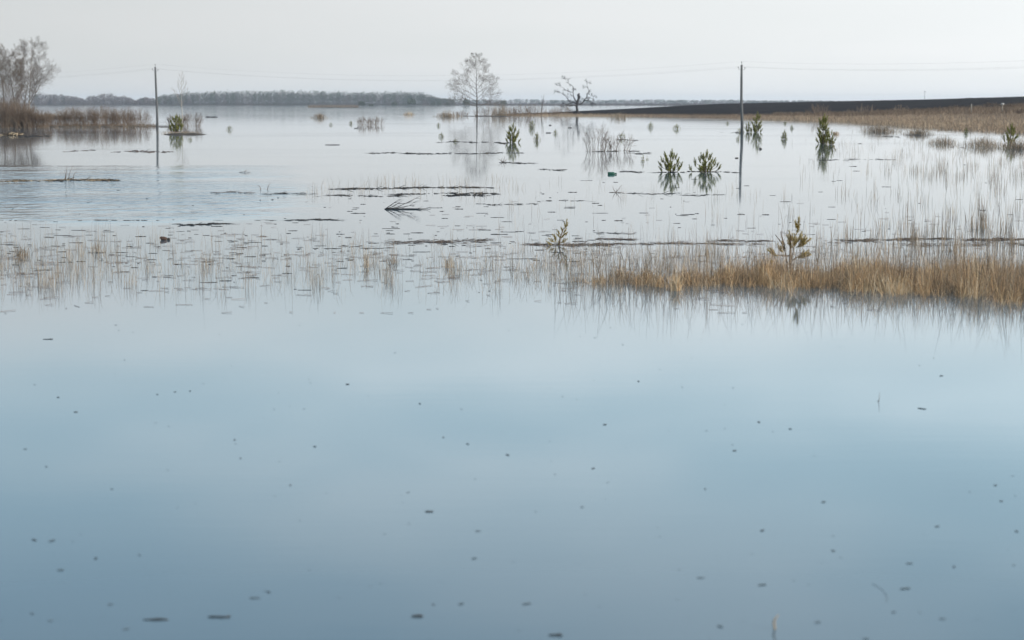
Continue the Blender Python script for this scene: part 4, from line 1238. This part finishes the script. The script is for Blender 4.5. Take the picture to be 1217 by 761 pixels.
for x, y, wd in specks:
    c_ = at(x, y)
    th = rng.uniform(1.0, 2.2) * c_.y / FPX / .5 * .6 * min(1.0, 7 / wd + .3)
    floater('floating_speck', (FAINT if wd > 8 or int(y) % 3 == 0 else CHIP)[int(x) % 5], x, y, wd * .8, th, rng.uniform(0, 3), ('broad dull' if wd > 8 else 'small dark' if wd < 6 else 'plain dark') + ' speck afloat ' + where(x, y), 'debris', GD)
for _ in range(120):
    x = rng.uniform(0, 1217); y = 385 + 375 * rng.random() ** 1.1
    c_ = at(x, y); wd = rng.uniform(1.5, 3.8)
    floater('floating_speck', FAINT[int(rng.integers(5))], x, y, wd, rng.uniform(.25, .8) * c_.y / FPX, rng.uniform(0, 3), ('very faint' if wd < 2.6 else 'faint') + ' tiny speck afloat ' + where(x, y), 'debris', 'faint tiny specks floating on the foreground water')
for _ in range(70):
    x = rng.uniform(0, 1100); y = rng.uniform(225, 350)
    c_ = at(x, y); wd = rng.uniform(1.5, 3.5)
    floater('floating_speck', CHIP[int(rng.integers(5))], x, y, wd, rng.uniform(.6, 1.6) * c_.y / FPX, rng.uniform(0, 3), ('tiny' if wd < 2.5 else 'small') + ' black speck afloat ' + where(x, y), 'debris', 'black specks floating among the sticks')

# drift lines: long rafts of litter collected by the wind
def raft(x0, x1, y, thick, n_, label, m_='litter', dens=1.0, slope=0.0, hmax=.05, tint=.4, jut=.15, z0=.004):
    a, b_ = at(x0, y), at(x1, y - slope)
    k = (a.y + b_.y) / 2 / FPX; c = (a + b_) / 2
    Lg = (b_ - a).length
    g = Geo(); ph = rng.uniform(0, 6)
    # gaps make the line break up as in the photo
    for _ in range(int(n_ * .8)):
        s = rng.random()
        env = (.18 + .82 * abs(math.sin(s * 9 + ph)) ** 1.5 * abs(math.sin(s * 31 + ph * 2)) ** .6) * .8
        if rng.random() > env: continue
        edge = min(1, 8 * min(s, 1 - s) + .25)
        p_ = a.lerp(b_, s) - c
        ly = thick / 2 * edge * (y - HORIZON) ** -1 * c.y      # thickness in rows turned into metres along the view
        q0 = Vector((p_.x + rng.normal(0, .1), p_.y + rng.normal(0, 1) * ly * .55 + (math.sin(s * 7 + ph) * .5 + math.sin(s * 19 + ph * 3) * .3) * c.y / (y - HORIZON), z0 * rng.random()))
        ll = rng.uniform(.04, .28) * (c.y / 60) ** .5; an = rng.normal(0, .5)
        up = abs(rng.normal(0, .06)) + (rng.uniform(.3, 1.0) if rng.random() < jut * .3 else 0)
        q1 = q0 + Vector((ll * math.cos(an), ll * math.sin(an), ll * up * .5 + .003))
        r_ = rng.uniform(.2, 1) * hmax * (.17 if m_ != 'mat_litter' else .24) * edge
        g.tube([q0, (q0 + q1) / 2 + Vector((0, rng.normal(0, .01), rng.uniform(0, .01))), q1], [r_ * .6, r_, r_ * .4], 4, tint=float(np.clip(rng.normal(tint, .25), 0, 1)))
    o = link('drift_line', g.mesh('drift_line'), MAT[m_], loc=c)
    return tag(o, label, 'drift litter', 'drift lines of floating litter', kind='stuff')
raft(392, 590, 224.5, 1.6, 900, 'longest dark drift line above the fallen branch', slope=1.5, hmax=.075, tint=.35)
raft(310, 370, 230.5, 1.3, 200, 'thin drift line left of the longest one', hmax=.05)
raft(375, 480, 233, 1.6, 300, 'broken drift line just left above the fallen branch', hmax=.05)
raft(460, 594, 230.8, 1.8, 420, 'second drift line below the longest dark one', slope=.5, hmax=.07, tint=.3)
raft(528, 578, 232.5, 1.8, 220, 'black clotted drift line right of the fallen branch', hmax=.085, tint=.15)
raft(432, 622, 182.5, 1.3, 800, 'long straight drift line below the bushy pine', hmax=.10, tint=.35)
raft(520, 578, 169, 1.3, 320, 'short drift line left of the bushy pine', hmax=.10, tint=.35)
raft(587, 606, 170, 1.8, 160, 'thick stub of litter touching the bushy pine', hmax=.13, tint=.4)
raft(586, 632, 194, 1.3, 170, 'short drift line with a twiggy tuft below the bushy pine', hmax=.07)
raft(636, 670, 202, 1.1, 120, 'faint drift line left of the green bottle', hmax=.06)
raft(734, 762, 204.5, 1.1, 140, 'thin drift line right of the green bottle', hmax=.07, tint=.2)
raft(770, 880, 204.8, .9, 260, 'thin drift line running through the matching pines', hmax=.07, tint=.2)
raft(695, 758, 180, 1.2, 240, 'dark drift line at the foot of the wispy shrubs', hmax=.09, tint=.2)
raft(742, 776, 182.5, 1.0, 100, 'faint drift line right of the wispy shrubs', hmax=.07, tint=.3)
raft(728, 755, 166.5, 1.0, 90, 'faint drift line behind the smaller wispy shrub', hmax=.08, tint=.3)
raft(0, 142, 215, 2.0, 1100, 'long straw and dark wood drift line at the left edge', m_='straw_litter', hmax=.10, tint=.5, slope=.6)
raft(60, 140, 214.8, 1.6, 420, 'dark wood part of the left drift line', hmax=.09, tint=.3)
raft(136, 205, 180.5, 1.6, 240, 'brown drift line below the left pole', m_='mat_litter', hmax=.09)
raft(84, 104, 179.5, 1.2, 90, 'short brown drift line left of the left pole', m_='mat_litter', hmax=.08)
raft(208, 270, 267.3, 1.4, 420, 'long dark log with litter above the left reeds', hmax=.055, tint=.15, slope=1)
raft(455, 585, 289.5, 4.0, 900, 'wide purple brown mat of litter at mid distance', m_='mat_litter', hmax=.022, slope=4, tint=.35)
raft(340, 400, 261.5, 1.3, 220, 'dark drift line below the fallen branch at the left', hmax=.05, tint=.2)
raft(620, 740, 291.5, 3.2, 1000, 'brown litter mat around the leaning pine sapling', m_='mat_litter', hmax=.024, tint=.4, slope=1)
raft(740, 900, 290, 2.4, 700, 'thin brown litter mat right of the leaning sapling', m_='mat_litter', hmax=.02, tint=.35)
raft(708, 748, 284.5, 1.6, 220, 'short dark litter bar above the brown mat', m_='mat_litter', hmax=.03, tint=.2)
raft(700, 748, 277.5, .9, 120, 'thin dark line above the short litter bar', hmax=.03, tint=.2)
raft(840, 915, 286.5, 1.8, 300, 'brown litter bar left of the grass bank sapling', m_='mat_litter', hmax=.022, tint=.3)
raft(990, 1130, 286, 2.6, 900, 'brown litter mat behind the grass bank', m_='mat_litter', hmax=.026, tint=.3, slope=2)
raft(1140, 1240, 285, 3.0, 800, 'brown litter mat behind the grass bank at the right edge', m_='mat_litter', hmax=.028, tint=.25)
raft(1060, 1240, 291, 5.0, 700, 'loose litter between the bank and the brown mats', m_='mat_litter', hmax=.02, tint=.25)
raft(1040, 1065, 162.5, 1.2, 120, 'short drift line in the shallows before the meadow', hmax=.09)
raft(960, 1060, 190, 1.1, 300, 'thin drift line below the close pair of pines', hmax=.05, tint=.4)
raft(1066, 1110, 161, 1.0, 140, 'short drift line under the meadow edge', hmax=.08)
raft(860, 885, 157.8, .9, 70, 'dark scum line at the foot of the right pole', hmax=.09, tint=.2)
raft(640, 700, 239, 1.1, 130, 'short drift line right of the littered water', hmax=.04, tint=.2)
raft(560, 640, 243, 1.1, 160, 'broken drift line in the littered water', hmax=.04, tint=.2)
raft(800, 860, 232, 1.2, 110, 'short dark drift line under the matching pines', hmax=.045, tint=.2)
raft(740, 812, 230.3, 1.1, 150, 'dark drift line left below the matching pines', hmax=.05, tint=.15)
raft(250, 300, 229, .9, 100, 'faint drift line at the edge of the ruffled water', m_='mat_litter', hmax=.04)

# fallen branch lying in the water
def fallen_branch():
    c = at(457, 249); k = c.y / FPX
    o = empty('fallen_branch', c)
    def br(name, pts, r):
        g = Geo(); g.tube([(a * k, d_ * k * 4, b_ * k) for a, b_, d_ in pts], [q_ * k for q_ in r], 5, tint=.2)
        for i in range(len(pts) - 1):
            for _ in range(2):
                a, b_, d_ = pts[i + 1]
                g.tube([(a * k, d_ * k * 4, b_ * k), ((a + rng.uniform(3, 9)) * k, (d_ + rng.normal(0, .5)) * k * 4, max(.1, b_ + rng.uniform(-1, 3)) * k)], [.25 * k, .1 * k], 3, tint=.3)
        link(name, g.mesh(name), MAT['litter'], o)
    br('main_branch', [(0, .2, 0), (8, .5, .2), (18, .4, .1), (28, .5, -.2), (38, .6, -.3), (50, .7, -.2)], [.9, .7, .8, .9, .7, .4])
    br('side_branch', [(1, .5, 0), (6, 4, 0), (11, 7.5, 0), (16, 11, 0)], [.6, .45, .35, .2])
    br('side_branch', [(3, .5, .5), (14, 2, 1), (26, 7.5, 1), (37, 13, 1)], [.5, .4, .3, .2])
    br('side_branch', [(2, .6, 0), (9, 3, .5), (15, 6.5, .8), (26, 7, 1)], [.5, .4, .4, .25])
    br('side_branch', [(10, .6, 0), (20, 2.2, 0), (30, 4.5, 0), (34, 8, 0)], [.4, .35, .25, .15])
    tag(o, 'dark fallen branch with raised twigs lying in the water', 'branch')
fallen_branch()
# twiggy bits
def twig(xp, yp, arms, label):
    c = at(xp, yp); k = c.y / FPX; g = Geo()
    for pts in arms:
        g.tube([(a * k, rng.normal(0, .5) * k, b_ * k) for a, b_ in pts], np.linspace(.35, .15, len(pts)) * k, 4, tint=.4)
    tag(link('twig', g.mesh('twig'), MAT['twig'], loc=c), label, 'twig')
twig(732, 229, [[(0, 0), (3, 4), (7, 9)], [(0, 0), (-3, 4), (-4, 8)], [(-8, 0), (0, .6), (9, .4)], [(0, 0), (1, 2), (0, 5)]], 'forked brown twig standing in the water left of the matching pines')
twig(597, 193, [[(0, 0), (2, 3), (3, 7)], [(0, 0), (-3, 3), (-5, 4)], [(0, 0), (4, 2), (5, 4)], [(0, 0), (-1, 3), (0, 6)]], 'small twiggy tuft on the short drift line under the bushy pine')
twig(78, 214, [[(0, 0), (1, 8), (2, 16)], [(3, 0), (5, 8), (9, 17)], [(-1, 0), (0, 5), (-1, 11)], [(9, 0), (10, 6), (13, 10)]], 'thin upright shoots on the left drift line')
twig(318, 226, [[(0, 0), (1, 5), (4, 9)], [(-8, 0), (-9, 4), (-12, 6)]], 'small bent shoots on the thin left drift line')
twig(167, 307, [[(-6, 1.5), (0, 0), (8, .3)], [(-6, 1.5), (0, 0), (-7, -2)]], 'small forked twig floating among the left reeds')
twig(290, 205, [[(0, 0), (2, 2), (4, 3)], [(-6, 0), (0, .5), (8, .2)]], 'tiny twig in the ruffled water')
twig(1044, 478, [[(0, 0), (1, 5), (1.2, 12)]], 'single faint stem poking out of the foreground water at the right')
twig(54, 162, [[(0, 0), (6, 3), (10, 6)], [(-14, .5), (-6, .7), (0, .5)]], 'dark bent limb poking from the water at the left')
# bent reed stem at the bottom
c = at(921, 748); k = c.y / FPX; g = Geo()
g.tube([(1.5 * k, 0, -6 * k), (-.5 * k, 0, 2 * k), (-1.5 * k, 0, 8 * k), (0, 0, 13 * k), (4 * k, 0, 18 * k)], [1.2 * k, 1.4 * k, 1.5 * k, 1.1 * k, .5 * k], 6, tint=.6)
tag(link('bent_stem', g.mesh('bent_stem'), MAT['reed'], loc=c), 'bent reed stem sticking up at the bottom edge', 'stem')
c = at(1040, 705); k = c.y / FPX; g = Geo()
g.tube([((math.cos(a) * 12) * k, math.sin(a) * 12 * k * 4, .003) for a in np.linspace(-1.1, 1.2, 9)], [.22 * k] * 9, 4, tint=.3)
tag(link('curled_stem', g.mesh('curled_stem'), MAT['silt'], loc=c), 'faint curled stem floating in the lower right water', 'stem')

# pale debris pile at the left
def debris_pile():
    c = at(14, 161); k = c.y / FPX; g = Geo()
    for _ in range(150):
        x_ = rng.normal(0, 5); z_ = abs(rng.normal(0, 1.4)) * math.exp(-(x_ / 7) ** 2)
        g.tube([(x_ * k, rng.normal(0, 1) * k * 3, z_ * k), ((x_ + rng.normal(0, 4)) * k, rng.normal(0, 1) * k * 3, (z_ + abs(rng.normal(0, 1))) * k)], [.5 * k, .3 * k], 4, tint=float(rng.choice([.2, .5, .9, 1.0])))
    tag(link('debris_pile', g.mesh('debris_pile'), MAT['straw_litter'], loc=c), 'pale heap of straw and sticks floating at the left edge', 'debris')
    raft(18, 60, 162, 2.2, 300, 'dark low litter trailing right of the pale heap', hmax=.16, tint=.4)
debris_pile()
# brown block with a knob afloat among the left reeds
c = at(196, 285.5); k = c.y / FPX
o = empty('floating_block', c)
g = Geo()
g.tube([(-5 * k, 0, 1.5 * k), (-4.6 * k, 0, 1.8 * k), (-.5 * k, .01, 1.6 * k), (2.0 * k, 0, 1.2 * k), (2.4 * k, 0, 1.0 * k)], [2.2 * k, 2.7 * k, 2.5 * k, 2.0 * k, .8 * k], 9, tint=.4)
link('body', g.mesh('body'), MAT['block'], o)
g = Geo(); g.tube([(2.6 * k, 0, 1.0 * k), (4.4 * k, 0, 1.2 * k), (6.2 * k, 0, .9 * k)], [.9 * k, 1.9 * k, .9 * k], 7, tint=.4)
link('knob', g.mesh('knob'), MAT['litter'], o)
tag(o, 'lumpy brown block floating among the left reeds', 'debris')
# green bottle
c = at(727, 207.5); k = c.y / FPX
o = empty('green_bottle', c)
g = Geo()
prof = [(-4.8, .8), (-4.6, 1.7), (-4.2, 2.0), (-1, 1.95), (1.8, 2.0), (2.8, 1.7), (3.8, .9), (4.4, .75)]
g.tube([(a * k, 0, 1.0 * k) for a, _ in prof], [r_ * k for _, r_ in prof], 14, tint=.5)
link('body', g.mesh('body', True), MAT['bottle'], o)
g = Geo(); g.tube([(4.4 * k, 0, 1.0 * k), (4.7 * k, 0, 1 * k), (6.0 * k, 0, 1.0 * k)], [.8 * k, .95 * k, .9 * k], 12, tint=.5)
link('cap', g.mesh('cap', True), MAT['bottle'], o)
o.rotation_euler = (0, 0, -.1)
tag(o, 'green plastic bottle floating on its side left of the matching pines', 'bottle')
# lumps afloat in the distance
for x, y, wd, hs, lb in [(875.5, 188.3, 4, 3, 'round dark lump floating left below the right pole'), (652, 158.3, 6, 2, 'low dark lump right of the small far pines'),
                     (654, 149.2, 3, 2, 'tiny dark lump far out behind the small pines'), (677.5, 152.3, 4, 2.2, 'small dark lump far out below the dead tree'),
                     (423, 153, 4, 1.6, 'small bird sized lump under the tiny dark pine'), (251, 139.5, 13, 2.2, 'flat dark mud lump far out above the tiny pine'),
                     (395, 172.5, 16, 1.6, 'flat dark lump of litter in open water left of centre'), (904, 177.5, 3, 4, 'short dark stub below the pole cluster')]:
    c_ = at(x, y)
    floater('floating_lump', CHIP[int(x) % 5], x, y, wd, hs * c_.y / FPX / .5, 0, lb, 'debris')

# ---------------------------------------------------------------- haze
bm_v = [(-9500, -9500, -1.7), (9500, -9500, -1.7), (9500, 9500, -1.7), (-9500, 9500, -1.7), (-9500, -9500, 34), (9500, -9500, 34), (9500, 9500, 34), (-9500, 9500, 34)]
bm_f = [(0, 3, 2, 1), (4, 5, 6, 7), (0, 1, 5, 4), (1, 2, 6, 5), (2, 3, 7, 6), (3, 0, 4, 7)]
me = mesh_np('haze', bm_v, None, bm_f)
hm = bpy.data.materials.new('haze'); hm.use_nodes = True
ht = hm.node_tree; ht.nodes.clear()
pv = ht.nodes.new('ShaderNodeVolumePrincipled')
pv.inputs['Color'].default_value = (.84, .91, 1.0, 1)
pv.inputs['Density'].default_value = .00009
pv.inputs['Anisotropy'].default_value = 0.1
oo = ht.nodes.new('ShaderNodeOutputMaterial')
ht.links.new(pv.outputs[0], oo.inputs['Volume'])
tag(link('haze', me, hm), kind='stuff')
